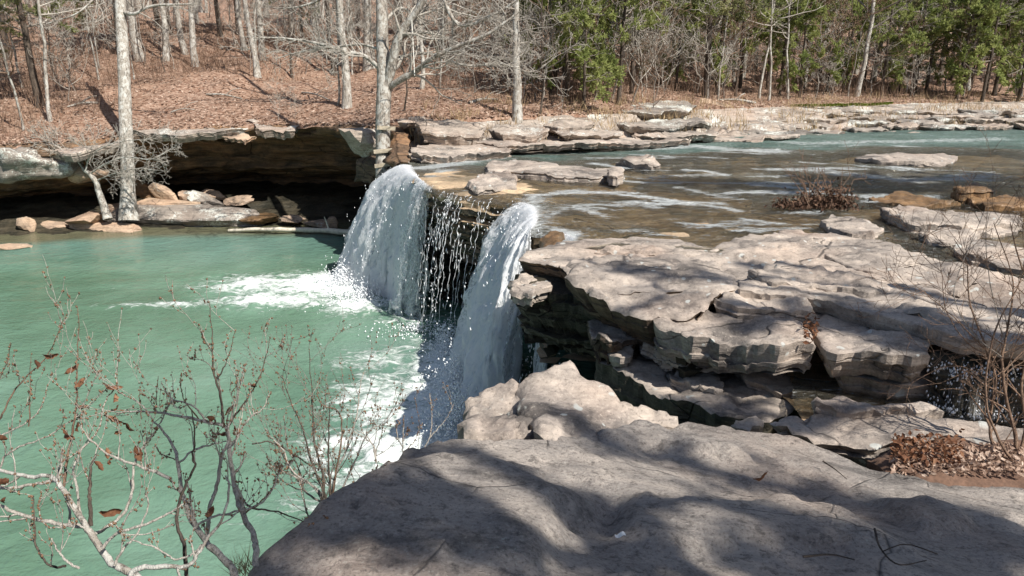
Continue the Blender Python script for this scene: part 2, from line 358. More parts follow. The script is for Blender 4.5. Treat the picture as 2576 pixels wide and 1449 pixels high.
def slab(name, out, mat, thick=.4, sp=.12, edge=.05, amp=.05, under=.0, rnd=.05, roll=.03, terr=.02, seed=0., layers=None, sidel=9,
         label=None, cat=None, kind=None, group=None, parent=None, world=False, fold=None, strata=.06, zfun=None, wob=1.0, bedh=.085, cell=None, side=None):
    P = np.array([p if world else W(*p) for p in out], float)
    P0 = P.copy(); P = resample(P, edge)
    # outline wobble
    T = np.roll(P, -1, 0)-np.roll(P, 1, 0); T = T[:, :2]/(np.linalg.norm(T[:, :2], axis=1)[:, None]+1e-9)
    area = .5*np.sum(P[:, 0]*np.roll(P[:, 1], -1)-P[:, 1]*np.roll(P[:, 0], -1))
    if area < 0: P = P[::-1].copy(); T = np.roll(P, -1, 0)-np.roll(P, 1, 0); T = T[:, :2]/(np.linalg.norm(T[:, :2], axis=1)[:, None]+1e-9)
    Nn = np.stack([T[:, 1], -T[:, 0]], 1)
    size = math.sqrt(abs(area))
    w = n2(P[:, 0], P[:, 1], 2.2/max(.3, min(1.6, size*.5)), 5, seed)*1.4; w = (.45*w+.55*np.round(w*3.2)/3.2)*amp*wob
    P[:, :2] += Nn*w[:, None]
    O = P[:, :2]
    mn, mx = O.min(0)-sp, O.max(0)+sp
    gx, gy = np.meshgrid(np.arange(mn[0], mx[0], sp), np.arange(mn[1], mx[1], sp*.9), indexing='ij')
    gx = gx+np.where(np.arange(gx.shape[1])[None, :] % 2, sp/2, 0)
    X = np.stack([gx.ravel(), gy.ravel()], 1)+nrs.uniform(-.18, .18, (gx.size, 2))*sp
    X = X[inside(X, O)]; d = dist_poly(X, O) if len(X) else np.zeros(0); X = X[d > min(sp*.45, edge*.8)]
    # an extra inner ring keeps the rounding crisp
    ring = (O-Nn*min(rnd*.5, size*.1)); ok = inside(ring, O) & (dist_poly(ring, O) > min(rnd*.5, size*.1)*.7); X = np.vstack([X, ring[ok]])
    A = np.vstack([O, X]); n = len(O)
    vs, ed, fa, *_ = delaunay_2d_cdt([Vector(a) for a in A], [(i, (i+1) % n) for i in range(n)], [], 1, 1e-6)
    V = np.array([(a.x, a.y) for a in vs]); F = np.array([f for f in fa if len(f) == 3])
    dd = dist_poly(V, O); x, y = V[:, 0], V[:, 1]
    def ztop(x, y, dd):
        Q = np.stack([x, y], 1)
        if zfun is not None: z = zfun(x, y)
        else:
            wsum = 0; z = 0
            for p in P0:
                ww = 1/((((Q-p[:2])**2).sum(1)+(.05*size)**2)**1.25); z = z+ww*p[2]; wsum = wsum+ww
            z = z/wsum
        z = z+n2(x, y, .9/max(.5, min(size*.35, 2.)), 4, seed+5)*roll*1.1
        if fold is not None:
            ang, L, a = fold; u_ = x*math.cos(ang)+y*math.sin(ang); v_ = -x*math.sin(ang)+y*math.cos(ang)
            r_ = n2(u_/L*.25, v_/L, 1., 4, seed+9); z = z+a*r_
        if terr > 0:
            q = n2(x, y, 1.3/max(.6, min(size*.4, 2)), 6, seed+2)*2.3; fl = np.floor(q); fr = q-fl
            z = z+terr*(fl+sstep(.46, .53, fr))
        if cell is not None:
            hc, ec, tl = cells(x, y, cell[0], seed+1); k_ = sstep(0, .03, ec); z = z+(hc*cell[1]+tl*cell[1]*.8)*k_-cell[2]*(1-sstep(0, .035, ec))
        if layers:
            for L_ in layers:
                poly, dz, soft = L_[:3]; lp = np.array([W(*p)[:2] if not world else p[:2] for p in poly])
                lp = resample(lp, .06); lp = lp+np.stack([n2(lp[:, 0], lp[:, 1], 2.5, 4, seed+3), n2(lp[:, 0], lp[:, 1], 2.5, 4, seed+8)], 1)*.05
                sd = dist_poly(Q, lp)*np.where(inside(Q, lp), 1, -1); z = z+dz*sstep(-soft, soft, sd)
        z = z+n2(x, y, 9, 4, seed+4)*.008
        e = np.clip(1-dd/max(rnd, 1e-3), 0, 1); z = z-rnd*.6*(1-np.sqrt(np.clip(1-e*e, 0, 1)))
        return z
    z = ztop(x, y, dd)
    acc = Acc(); a2, b2, c2 = V[F[:, 0]], V[F[:, 1]], V[F[:, 2]]
    cr = (b2[:, 0]-a2[:, 0])*(c2[:, 1]-a2[:, 1])-(b2[:, 1]-a2[:, 1])*(c2[:, 0]-a2[:, 0]); F[cr < 0] = F[cr < 0][:, ::-1]
    acc.add(np.column_stack([V, z]), F)
    # sides: from the actual outline vertices down
    zo = ztop(O[:, 0], O[:, 1], np.zeros(n)); s = np.cumsum(np.linalg.norm(np.roll(O, -1, 0)-O, axis=1))
    rows = []; rk = np.random.RandomState(int(abs(seed)*13)+1); nb_ = int(np.clip(round(thick/bedh), 2, 16))
    cut = np.concatenate([[0], np.sort(np.cumsum(rk.uniform(.4, 1.6, nb_)))]); cut = cut/cut[-1]
    lf = n2(O[:, 0], O[:, 1], .9, 3, seed+6)
    for k in range(nb_):
        wdt = rk.uniform(.35, .9); blk = _perm[((np.floor(s/wdt+rk.rand()*9).astype(int)) & 127)+int(k*7+seed*3) % 100]/255.-.5
        ob = strata*(2.0*(rk.rand()-.5)+1.3*blk*(k > 0)+.9*lf)
        for f in (cut[k]+.012, cut[k+1]-.008):
            f = 0. if (k == 0 and f < .05) else f; zz = zo-thick*f
            nz_ = fbm(np.column_stack([O[:, 0]*5, O[:, 1]*5, zz*5+k*3]), 3)*strata*.45
            off = (ob+nz_)*(0 if f == 0 else 1)-under*f**1.4; rows.append(np.column_stack([O+Nn*off[:, None], zz+n2(O[:, 0], O[:, 1], 1.3, 2, k+seed)*.012*(f > 0)]))
    sidel = len(rows)-1
    S = np.stack(rows, 1)   # n, sidel+1
    S = np.concatenate([S, S[:1]], 0); nn, mm = n+1, sidel+1
    acc.add(S.reshape(-1, 3), gridfaces(nn, mm)[:, ::-1], 1 if side is not None else 0)
    mat = [mat, side] if side is not None else mat; me = acc.mesh(name, mat)
    # bottom cap
    o = link(name, me, parent, label, cat, group, kind)
    bot = S[:-1, -1]
    try:
        vs2, _, fa2, *_ = delaunay_2d_cdt([Vector(p[:2]) for p in bot[::2]], [(i, (i+1) % len(bot[::2])) for i in range(len(bot[::2]))], [], 1, 1e-6)
        zb = bot[:, 2].mean(); vb = np.array([(p.x, p.y, zb) for p in vs2]); fb = np.array([f[::-1] for f in fa2 if len(f) == 3])
        if len(fb):
            acc.add(vb, fb); me2 = acc.mesh(name, mat); o.data = me2; bpy.data.meshes.remove(me)
            me = me2
    except Exception as e: print('cap', name, e)
    me = o.data; nf = len(me.polygons); ls = np.empty(nf, np.int32); me.polygons.foreach_get('loop_total', ls); me.polygons.foreach_set('use_smooth', ls == 3)
    if parent is None and kind is None: recentre(o, (P0[:, 0].mean(), P0[:, 1].mean(), P0[:, 2].mean()-thick))
    return o

def boulder(name, c, size, mat, seed=0, rz=0., tilt=0., label=None, cat='rock', group=None, sub=3, planes=9, kind=None, parent=None, noise=.03, flat=1):
    import bmesh
    bm = bmesh.new(); bmesh.ops.create_icosphere(bm, subdivisions=sub, radius=1); V = np.array([v.co[:] for v in bm.verts]); F = np.array([[v.index for v in f.verts] for f in bm.faces]); bm.free()
    r = np.random.RandomState(seed+100); N = r.normal(size=(planes, 3)); N /= np.linalg.norm(N, axis=1)[:, None]; N = np.vstack([N, [[0, 0, 1], [0, 0, -1]]])
    dd = r.uniform(.5, .85, len(N)); dots = V@N.T; t = np.where(dots > .05, dd/np.maximum(dots, .05), 9).min(1); t = np.minimum(t, 1.15)
    V = V*t[:, None]; V = V*(1+fbm(V*2.2+seed, 4)[:, None]*noise*2)
    V = V*np.array(size)/2/.8
    q = Matrix.Rotation(rz, 3, 'Z') @ Matrix.Rotation(tilt, 3, 'Y'); V = V@np.array(q).T
    acc = Acc(); acc.add(V, F); o = link(name, acc.mesh(name, mat, smooth=flat < 1), parent, label, cat, group, kind, c); return o

# ---------------------------------------------------------------- the far bank: hill, terrace, undercut cliff
BX = np.array([-60, -30, -20, -14, -11.5, -8, -5.5, -4.2, -3.2, -1, 3, 6, 12, 20, 30, 60.])
BY = np.array([22, 22, 23.0, 25.3, 26.5, 26.8, 25.0, 22.8, 23.2, 24, 26, 29, 34, 38, 42, 50.])
BZ = np.array([-.3, -.3, -.25, .0, .25, .35, .5, .6, .75, .8, .8, .75, .6, .55, .5, .5])
def yb(x): return np.interp(x, BX, BY)
def zb(x): return np.interp(x, BX, BZ)
def H(x, y):
    x = np.asarray(x, float); y = np.asarray(y, float); t = np.maximum(y-yb(x), 0)
    k = np.interp(x, [-20, -8, 4, 12, 30], [.235, .20, .12, .08, .10])
    rise = k*t*np.exp(-t/40)+.085*np.maximum(t-6, 0)+.055*np.maximum(t-45, 0)
    return zb(x)+rise+n2(x, y, .12, 4, 3)*np.minimum(t*.06, .6)+n2(x, y, .9, 3, 7)*np.minimum(.05+t*.01, .10)
def H1(x, y): return float(H(np.array([x]), np.array([y]))[0])

tx = np.concatenate([np.linspace(-90, -24, 45, False), np.linspace(-24, 30, 300, False), np.linspace(30, 110, 60)])
tt = np.concatenate([np.linspace(0, 14, 110, False), np.linspace(14, 40, 70, False), np.linspace(40, 190, 60)])
gx, gt = np.meshgrid(tx, tt, indexing='ij'); gy = yb(gx.ravel())+gt.ravel(); gxx = gx.ravel()
gz = H(gxx, gy); gz = gz-.10*(gt.ravel() < .01)
acc = Acc(); acc.add(np.column_stack([gxx, gy, gz]), gridfaces(len(tx), len(tt)))
link('hillside_ground', acc.mesh('hillside_ground', m_litter), kind='structure')
# ground right round, below everything, out to the horizon
acc = Acc(); acc.add([[-600, -600, -4.2], [600, -600, -4.2], [600, 700, -4.2], [-600, 700, -4.2]], [[0, 1, 2, 3]])
link('valley_ground', acc.mesh('valley_ground', m_litter), kind='structure')
# ground behind and right of the viewpoint
acc = Acc(); qx = np.linspace(-40, 60, 60); qy = np.linspace(-60, -4.2, 40); GX, GY = np.meshgrid(qx, qy, indexing='ij')
acc.add(np.column_stack([GX.ravel(), GY.ravel(), .55+n2(GX.ravel(), GY.ravel(), .1, 3)*.5-sstep(-2, -16, GX.ravel())*3.6]), gridfaces(60, 40))
link('near_bank_ground', acc.mesh('near_bank_ground', m_litter), kind='structure')

# terrace of low rock between the river and the wood (right half)
SX = np.array([-3.4, -2.6, 0, 2, 5, 8, 12, 16, 21, 30, 60.]); SY = np.array([19.6, 20.4, 21.5, 22.2, 24, 25.6, 27.3, 28.2, 28.8, 31, 36.])
def ys(x): return np.interp(x, SX, SY)
txx = np.linspace(-2.95, 40, 340); ff = np.linspace(0, 1, 70)
gx, gf = np.meshgrid(txx, ff, indexing='ij'); gx = gx.ravel(); gf = gf.ravel(); y0 = ys(gx)-.25; y1 = yb(gx)+.4; gy = y0+(y1-y0)*gf
q = gf*4.2+n2(gx*.6, gy*1.3, 1., 4, 12)*1.1; fl = np.floor(q); fr = q-fl; lev = (fl+sstep(.62, .78, fr))/4.2; wq = sstep(.75, 1, gf); lev = lev*(1-wq)+wq
z1 = zb(gx)+.05; gz = -.22+(z1+.10)*np.clip(lev+.06, -.05, 1.05)+n2(gx, gy, 2.5, 4, 2)*.04
gz = np.where(gf > .97, np.minimum(gz, H(gx, np.maximum(gy, yb(gx)))+.02), gz); gz = np.where(gf < .01, -.6, gz)
acc = Acc(); acc.add(np.column_stack([gx, gy, gz]), gridfaces(len(txx), len(ff)))
link('rock_terrace', acc.mesh('rock_terrace', m_rock_bank), kind='structure')

# cliff with the cave under it: a profile swept along the lip
path = np.array([[x, float(yb(x))+.15, float(zb(x))] for x in np.concatenate([np.linspace(-40, -4.2, 330)])])
corner = np.array([[-3.7, 22.4, .6], [-3.35, 21.4, .5], [-3.2, 20.6, .3], [-3.1, 19.8, .15], [-2.9, 19.0, .0]])
path = np.vstack([path, resample(corner, .12, False)]); path = resample(path, .12, False)
T = np.gradient(path, axis=0)[:, :2]; ker = np.ones(15)/15
T = np.stack([np.convolve(np.pad(T[:, k], 7, mode='edge'), ker, 'valid') for k in (0, 1)], 1)
T /= np.linalg.norm(T, axis=1)[:, None]; Nb = np.stack([-T[:, 1], T[:, 0]], 1)     # into the bank
prof = np.array([[.9, .02], [.25, .05], [-.05, .0], [-.12, -.14], [-.02, -.30], [.35, -.42], [.8, -.55], [1.3, -.72], [1.5, -1.0], [1.9, -1.25], [2.1, -1.6], [2.9, -1.85], [3.9, -2.1], [4.6, -2.4], [5.0, -3.0], [5.1, -3.9]])
pp = resample(prof, .085, False); s = np.arange(len(path))*.12
dep_s = np.interp(path[:, 0], [-40, -20, -12, -5, -3.3, -2.9], [.8, .9, 1., .85, .45, .35])
dep_s = dep_s*(1+.25*n2(s, s*0, .25, 2, 2)); m = len(pp)
Dp = np.outer(dep_s, np.where(pp[:, 0] > .1, pp[:, 0], 0))+np.where(pp[:, 0] > .1, 0, pp[:, 0])[None, :]
Zp = path[:, 2][:, None]+pp[:, 1][None, :]*np.interp(s, [0, s[-1]], [1.05, 1.0])[:, None]
SS = np.repeat(s, m); ZZ = Zp.ravel(); DD = Dp.ravel()
nz = pn(np.column_stack([SS*.5, ZZ*7, DD*.4]))*.12+fbm(np.column_stack([SS*.9, ZZ*3.5, DD*1.3]), 5)*.30
blk = np.floor(fbm(np.column_stack([SS*.7, ZZ*1.6, DD*0+3]), 3)*4)*.11
wgt = np.minimum(1, np.abs(pp[:, 1])*5+.15); DD = DD+(nz+blk)*np.tile(wgt, len(path))
PX = np.repeat(path[:, 0], m)+np.repeat(Nb[:, 0], m)*DD; PY = np.repeat(path[:, 1], m)+np.repeat(Nb[:, 1], m)*DD
acc = Acc(); acc.add(np.column_stack([PX, PY, ZZ+nz*.15]), gridfaces(len(path), m)[:, ::-1])
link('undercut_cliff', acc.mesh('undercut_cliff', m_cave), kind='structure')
# cave floor
gx, gy = np.meshgrid(np.linspace(-40, -2.6, 240), np.linspace(0, 1, 60), indexing='ij'); gx = gx.ravel(); gf = gy.ravel()
ysf = np.interp(gx, [-40, -20, -12, -6, -4.8, -2.6], [19, 21.5, 23.7, 24.0, 23.8, 19.5]); gy = ysf+gf*9
gz = -3.12+.75*sstep(0.05, .5, gf)+n2(gx, gy, 1.1, 4, 4)*.16
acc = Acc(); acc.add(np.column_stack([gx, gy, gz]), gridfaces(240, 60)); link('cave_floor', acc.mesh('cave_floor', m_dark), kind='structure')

# ---------------------------------------------------------------- plateau the stream runs over
LIP = [(-2.9, 19.3), (-2.75, 18.6), (-2.45, 17.9), (-2.3, 17.1), (-2.05, 16.2), (-1.75, 15.4), (-1.35, 14.75), (-.95, 14.35), (-.45, 14.0), (.0, 13.7), (.30, 13.2), (.38, 12.4), (.34, 11.6), (.30, 11.3), (.62, 11.1), (.80, 10.75), (.7, 10.3), (.35, 9.9), (.12, 9.55)]
plat = [(x, y, 0) for x, y in LIP]+[(.6, 9.3, 0), (1.5, 9.0, 0), (2.4, 8.6, 0), (3.4, 8.0, 0), (4.8, 7.4, 0), (8, 6.6, 0), (16, 4, 0), (30, 4, 0), (30, 33, 0), (20, 30.5, 0), (11, 28.6, 0), (5, 25.5, 0), (0, 22.8, 0), (-3.0, 21.3, 0)]
# where the rock shows above the water and where it is deep: control points (photo direction on the stream level, bed height)
BEDP = [((1060, 452), .03), ((1130, 440), .04), ((1200, 462), .06), ((1280, 478), .07), ((1330, 470), .03), ((1100, 420), -.14), ((1200, 403), -.2), ((1350, 395), -.25), ((1500, 385), -.25), ((1700, 375), -.35), ((2000, 365), -.4), ((2300, 350), -.4), ((2560, 345), -.45),
        ((1400, 455), .0), ((1600, 430), -.06), ((1750, 420), -.08), ((1380, 500), -.10), ((1500, 495), -.10), ((1450, 540), -.03), ((1600, 530), -.05), ((1750, 500), -.05), ((1900, 560), -.05), ((1500, 580), -.06), ((1650, 595), -.05), ((2000, 470), -.25), ((2400, 450), -.3), ((1900, 450), -.2), ((2200, 600), -.07), ((2350, 560), -.04),
        ((2300, 640), -.06), ((2450, 660), -.1), ((1500, 440), -.02), ((1850, 395), -.1), ((2200, 395), -.05), ((2450, 400), -.04), ((2550, 500), -.1), ((1345, 530), -.02), ((1395, 590), -.0), ((1365, 560), -.12), ((2500, 740), .0), ((2000, 700), -.15), ((1700, 700), -.2)]
_bq = np.array([[*W(u, v, 0)[:2], z] for (u, v), z in BEDP])
def bedz(x, y):
    w = 0; z = 0
    for q in _bq:
        k = 1/(((x-q[0])**2+((y-q[1])*.8)**2+.08)**1.3); w = w+k; z = z+k*q[2]
    n = n2(x*.6, y*1.2, 1., 5, 31)
    m = n2(x*.5+.2*y, y*1.9, 1.3, 5, 33)
    return z/w+n*.08+m*.05-.022
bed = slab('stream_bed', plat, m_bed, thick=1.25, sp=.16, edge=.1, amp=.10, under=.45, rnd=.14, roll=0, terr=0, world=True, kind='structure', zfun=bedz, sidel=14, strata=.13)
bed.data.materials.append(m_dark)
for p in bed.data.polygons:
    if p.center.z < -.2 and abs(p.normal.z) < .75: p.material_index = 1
# the recessed rock below it, down into the pool
base = [(-3.0, 20.5, -1.0), (-2.0, 18.9, -1), (-1.5, 17.5, -1), (-1.0, 16.4, -1), (-.4, 15.6, -1), (.6, 15.2, -1), (1.9, 14.8, -1), (2.6, 13.5, -1), (2.3, 12.2, -1), (2.6, 10.8, -1), (2.6, 9.0, -1), (2.5, 7.2, -1), (3.6, 5.9, -1), (6, 5.2, -1), (12, 4, -1), (12, 22, -1)]
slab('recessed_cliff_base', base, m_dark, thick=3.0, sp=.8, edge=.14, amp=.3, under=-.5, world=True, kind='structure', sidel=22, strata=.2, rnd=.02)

# ---------------------------------------------------------------- the stream and the pool
def attr_blobs(x, y, blobs):
    r = np.zeros(len(x))
    for (cx, cy, sx, sy, ang, a) in blobs:
        dx, dy = x-cx, y-cy; u_ = dx*math.cos(ang)+dy*math.sin(ang); v_ = -dx*math.sin(ang)+dy*math.cos(ang)
        r = np.maximum(r, a*np.exp(-(u_/sx)**2-(v_/sy)**2))
    return r
def streak(x, y, pts, wd, a, z=0.):
    P = np.array([W(u, v, z)[:2] for u, v in pts]); d = dist_poly(np.stack([x, y], 1), P, False); return a*np.exp(-(d/wd)**2)
so_ = [(p[0]-.06 if i < 17 else p[0], p[1], 0) for i, p in enumerate(plat)]
sw = slab('stream_water', so_, m_stream, thick=.04, sp=.14, edge=.1, amp=.03, under=0, rnd=.10, roll=0, terr=0, world=True, kind='structure', sidel=1, strata=0,
          zfun=lambda x, y: .0+n2(x*.8, y*1.6, 1.2, 4, 51)*.035)
n = len(sw.data.vertices); co = np.empty(n*3); sw.data.vertices.foreach_get('co', co); co = co.reshape(-1, 3); x, y = co[:, 0], co[:, 1]
fo = np.zeros(n)
for pts, wd, a in [([(1040, 425), (1120, 415), (1230, 398), (1290, 380), (1400, 385)], .35, .62), ([(1000, 445), (1075, 465), (1120, 430)], .3, .6), ([(1340, 495), (1420, 483), (1530, 485), (1640, 497), (1730, 510)], .16, .75), ([(1340, 500), (1345, 545), (1330, 600)], .25, .5),
                   ([(1370, 545), (1440, 520), (1520, 545)], .12, .5), ([(1600, 375), (1750, 368), (1860, 378), (1950, 380)], .5, .55), ([(1500, 372), (1640, 368)], .4, .5), ([(2000, 360), (2300, 355), (2500, 350)], .5, .42),
                   ([(1400, 575), (1440, 590), (1420, 605), (1360, 620)], .14, .9), ([(1650, 505), (1800, 520), (1860, 530)], .13, .6), ([(1700, 470), (1850, 500)], .15, .4), ([(1550, 580), (1700, 590)], .12, .4), ([(2050, 430), (2300, 455), (2500, 440)], .4, .42), ([(1650, 445), (1800, 440)], .2, .4), ([(1750, 565), (1900, 560)], .12, .45)]+[([(u_, v_), (u_+l_*.5, v_+dv_*.4), (u_+l_, v_+dv_)], .05+.10*q_, .35+.35*q_) for u_, v_, l_, dv_, q_ in zip(np.random.RandomState(2).uniform(1380, 2400, 46), np.random.RandomState(3).uniform(362, 585, 46), np.random.RandomState(4).uniform(60, 240, 46), np.random.RandomState(5).uniform(-6, 14, 46), np.random.RandomState(6).rand(46))]:
    fo = np.maximum(fo, streak(x, y, pts, wd, a))
setattr_f(sw.data, 'foam', fo)
dp = -bedz(x, y); chan = streak(x, y, [(1100, 415), (1300, 388), (1600, 372), (2000, 358), (2600, 348)], 2.2, 1.)
setattr_f(sw.data, 'deep', np.clip(sstep(.05, .42, dp)*.75+chan*.35, 0, .95))

# pool
def nonuni(a, b, c, d, s1, s2): return np.concatenate([np.arange(a, b, s2), np.arange(b, c, s1), np.arange(c, d, s2)])
px = nonuni(-46, -9, 1.5, 8, .07, .3); py = nonuni(-6, 6, 19, 27.5, .08, .3)
GX, GY = np.meshgrid(px, py, indexing='ij'); x, y = GX.ravel(), GY.ravel()
blobs = [(-4.7, 18.2, 1.9, 1.5, .05, 1.05), (-6.7, 18.3, 1.7, 1.1, .05, .8), (-5.6, 16.9, 2.2, .7, .05, .9), (-7.9, 16.6, 2.0, .30, .02, .62), (-3.6, 16.6, 1.0, .9, .3, .9), (-2.2, 15.6, 1.6, .5, .0, .5),
         (-1.3, 13.6, 1.1, 1.0, .2, .75), (-2.5, 13.2, 1.0, .7, .2, .7), (-1.0, 11.6, 1.3, 1.9, .0, 1.15), (-2.2, 11.6, 1.1, 1.3, 0, .75), (-1.2, 10.0, 1.5, 1.1, .3, 1.1), (-2.4, 9.8, 1.2, .8, .2, .62), (-1.6, 8.8, 1.5, .8, .3, .7), (-.6, 12.8, .9, 1., .0, 1.2), (-1.0, 10.6, 1.2, 1.2, 0, 1.3), (-1.1, 12.6, 1.0, 1.6, 0, 1.15)]
fo = attr_blobs(x, y, blobs)
hz = n2(x, y*1.3, .7, 4, 9)*.035+fo*(.05+np.abs(n2(x, y, 1.9, 5, 19))*.13)
hz += .04*np.exp(-((x+1)**2+(y-12)**2)/4)
me_acc = Acc(); me_acc.add(np.column_stack([x, y, -3+hz]), gridfaces(len(px), len(py)))
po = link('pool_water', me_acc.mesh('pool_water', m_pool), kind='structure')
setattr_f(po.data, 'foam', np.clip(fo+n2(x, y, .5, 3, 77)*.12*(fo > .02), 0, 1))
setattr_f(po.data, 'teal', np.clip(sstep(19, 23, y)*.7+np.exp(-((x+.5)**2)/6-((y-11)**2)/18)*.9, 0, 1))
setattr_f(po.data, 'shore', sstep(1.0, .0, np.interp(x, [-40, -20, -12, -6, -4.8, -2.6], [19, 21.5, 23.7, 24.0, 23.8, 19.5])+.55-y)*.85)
# ---------------------------------------------------------------- foreground bedrock
fr = [(560, 1520, .72), (620, 1449, .72), (700, 1372, .72), (790, 1312, .72), (850, 1262, .70), (900, 1207, .66), (940, 1174, .62), (1000, 1143, .58), (1090, 1117, .52), (1165, 1103, .45), (1330, 1090, .40), (1500, 1080, .30), (1690, 1058, .17), (1760, 1050, .15), (1850, 1072, .12), (1960, 1092, .08), (2080, 1135, .05), (2180, 1178, .03), (2330, 1205, .0), (2450, 1222, .0), (2576, 1235, .0)]
frw = [tuple(W(*p)) for p in fr]+[(4.6, 3.2, .0), (9, 2.6, .1), (9, -4.9, .5), (-3.2, -5, .8), (-2.2, -1.5, .85), (-1.5, .8, .8)]
def wl(pts, z): return [tuple(W(u, v, z)[:2]) for u, v in pts]
lay = [(wl([(560, 1600), (640, 1430), (800, 1310), (920, 1200), (1010, 1150), (1170, 1110), (1300, 1118), (1400, 1160), (1530, 1180), (1540, 1230), (1430, 1290), (1380, 1340), (1370, 1420), (1440, 1600)], .7), .10, .10),
       (wl([(1440, 1600), (1420, 1450), (1560, 1400), (1760, 1385), (1960, 1400), (2100, 1600)], .75), .07, .06),
       (wl([(1560, 1330), (1550, 1270), (1640, 1210), (1850, 1215), (1950, 1180), (2080, 1180), (2230, 1290), (2300, 1330), (2190, 1340), (2010, 1330), (1760, 1370), (1640, 1390)], .55), .06, .06),
       (wl([(2300, 1325), (2260, 1270), (2200, 1200), (2330, 1215), (2420, 1240), (2460, 1290), (2430, 1312)], .35), .07, .05),
       (wl([(1440, 1240), (1560, 1210), (1570, 1290), (1500, 1340), (1400, 1330), (1395, 1280)], .6), -.10, .10),
       (wl([(1460, 1050), (1530, 1035), (1700, 1060), (1820, 1090), (1900, 1120), (1700, 1105), (1560, 1110), (1500, 1095)], .3), .06, .02)]
_fc = np.array([tuple(W(*p)) for p in fr]+[tuple(W(*p)) for p in [(1250, 1150, .47), (1400, 1150, .38), (1550, 1140, .30), (1700, 1120, .22), (1900, 1150, .17), (1100, 1200, .62), (1300, 1250, .58), (1550, 1250, .48), (1800, 1230, .34), (2050, 1230, .24), (2250, 1260, .18), (900, 1330, .72), (1200, 1380, .72), (1500, 1370, .62), (1800, 1360, .50), (2100, 1360, .40), (2400, 1330, .26), (2560, 1400, .34), (1000, 1449, .78), (1400, 1449, .74), (1800, 1449, .64), (2200, 1449, .52), (2560, 1500, .45)]]+[(4.6, 3.2, .1), (9, 2.6, .1), (5, 1, .45), (2.5, .6, .6), (0, .6, .8), (9, -5, .5), (-3.2, -5, .8), (3, -3, .7), (-2.2, -1.5, .85), (-1.5, .8, .8)])
def forez(x, y):
    w = 0; z = 0
    for q in _fc:
        k = 1/((x-q[0])**2+(y-q[1])**2+.12)**1.6; w = w+k; z = z+k*q[2]
    return z/w
slab('foreground_bedrock', frw, m_rock_near, thick=3.9, sp=.05, edge=.05, amp=.05, under=.0, rnd=.07, roll=.03, terr=.022, world=True, kind='structure', sidel=20, strata=.07, layers=lay, fold=(R(143), .5, .034), zfun=forez, seed=2., cell=(1.5, .03, .004))
slab('knob_slab', [(1300, 962, .36), (1328, 927, .42), (1380, 906, .46), (1440, 901, .46), (1478, 935, .42), (1530, 962, .36), (1600, 995, .30), (1695, 1035, .22), (1700, 1058, .18), (1640, 1062, .18), (1560, 1100, .24), (1470, 1120, .32), (1380, 1110, .38), (1340, 1080, .38), (1308, 1020, .36)], m_rock, thick=.55, sp=.04, edge=.035, amp=.04, rnd=.10, roll=.03, terr=.02, strata=.05, seed=4,
     cell=(.7, .06, .01), label='raised knob of tan sandstone at the tip of the near rock, beside the foot of the big near waterfall', cat='rock')
slab('edge_block', [(1168, 1103, .28), (1163, 1065, .26), (1178, 1020, .26), (1195, 983, .26), (1250, 966, .27), (1312, 962, .27), (1345, 1010, .29), (1345, 1090, .30), (1260, 1125, .32)], m_rock, thick=3.4, sp=.04, edge=.035, amp=.06, rnd=.06, roll=.03, terr=.03, strata=.10, under=.3, sidel=26, seed=6,
     cell=(.35, .10, .03), label='broken corner block with black clefts at the tip of the near rock above the pool', cat='rock')

def S(name, pts, z, mat=m_rock, label=None, **k):
    pts = [(p[0], p[1], p[2] if len(p) > 2 else z) for p in pts]
    a = dict(thick=.3, sp=.05, edge=.05, amp=.045, rnd=.022, roll=.012, terr=.03, strata=.03, cell=(.75, .065, .02)); a.update(k)
    return slab(name, pts, mat, label=label, cat=k.pop('cat', 'rock') if False else 'rock', **a)
# middle pavement and the slabs stacked on and under its front edge
S('pavement_slab', [(1303, 641, .10), (1330, 622, .10), (1420, 603, .10), (1560, 600, .10), (1720, 613, .10), (1790, 618), (1850, 600), (1960, 576), (2090, 586), (2230, 612), (2330, 650), (2430, 690), (2600, 720), (2850, 790), (2850, 930), (2480, 850), (2300, 800), (2120, 772), (2060, 760), (1900, 745), (1700, 745), (1500, 735), (1430, 700), (1400, 665)], .12,
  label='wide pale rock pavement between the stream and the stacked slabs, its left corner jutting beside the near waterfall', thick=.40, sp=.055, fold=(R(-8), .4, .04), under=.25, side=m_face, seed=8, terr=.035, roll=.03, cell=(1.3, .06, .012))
S('step_slab', [(1850, 700), (1990, 655), (2060, 650), (2200, 690), (2350, 720), (2500, 770), (2700, 800), (2700, 880), (2350, 825), (2150, 772), (2000, 748), (1860, 735)], .17, label='low raised step of rock on the right half of the pavement, crossed by a tree shadow', thick=.16, under=.05, seed=9, terr=.02, fold=(R(-8), .4, .03))
S('thin_sheet', [(1500, 625), (1600, 612), (1720, 622), (1850, 612), (1960, 590), (2080, 600), (2000, 628), (1880, 648), (1740, 640), (1600, 634)], .16, label='thin pale sheet of rock on the back of the pavement, along the stream edge', thick=.08, seed=90)
S('thin_sheet', [(2080, 640), (2200, 628), (2330, 665), (2450, 705), (2420, 725), (2280, 700), (2150, 672)], .21, label='thin sheet of rock on the raised step, nearest the stream', thick=.07, seed=91)
S('thin_sheet', [(1880, 690), (2000, 668), (2100, 690), (2250, 720), (2200, 738), (2050, 722), (1950, 716)], .22, label='thin sheet of rock lying on the raised step behind the leaf-filled crack', thick=.08, seed=92)
S('thin_sheet', [(2250, 760), (2400, 752), (2560, 790), (2700, 830), (2500, 822), (2350, 800)], .20, label='shaded thin sheet at the right end of the pavement above the cascade', thick=.09, seed=93)
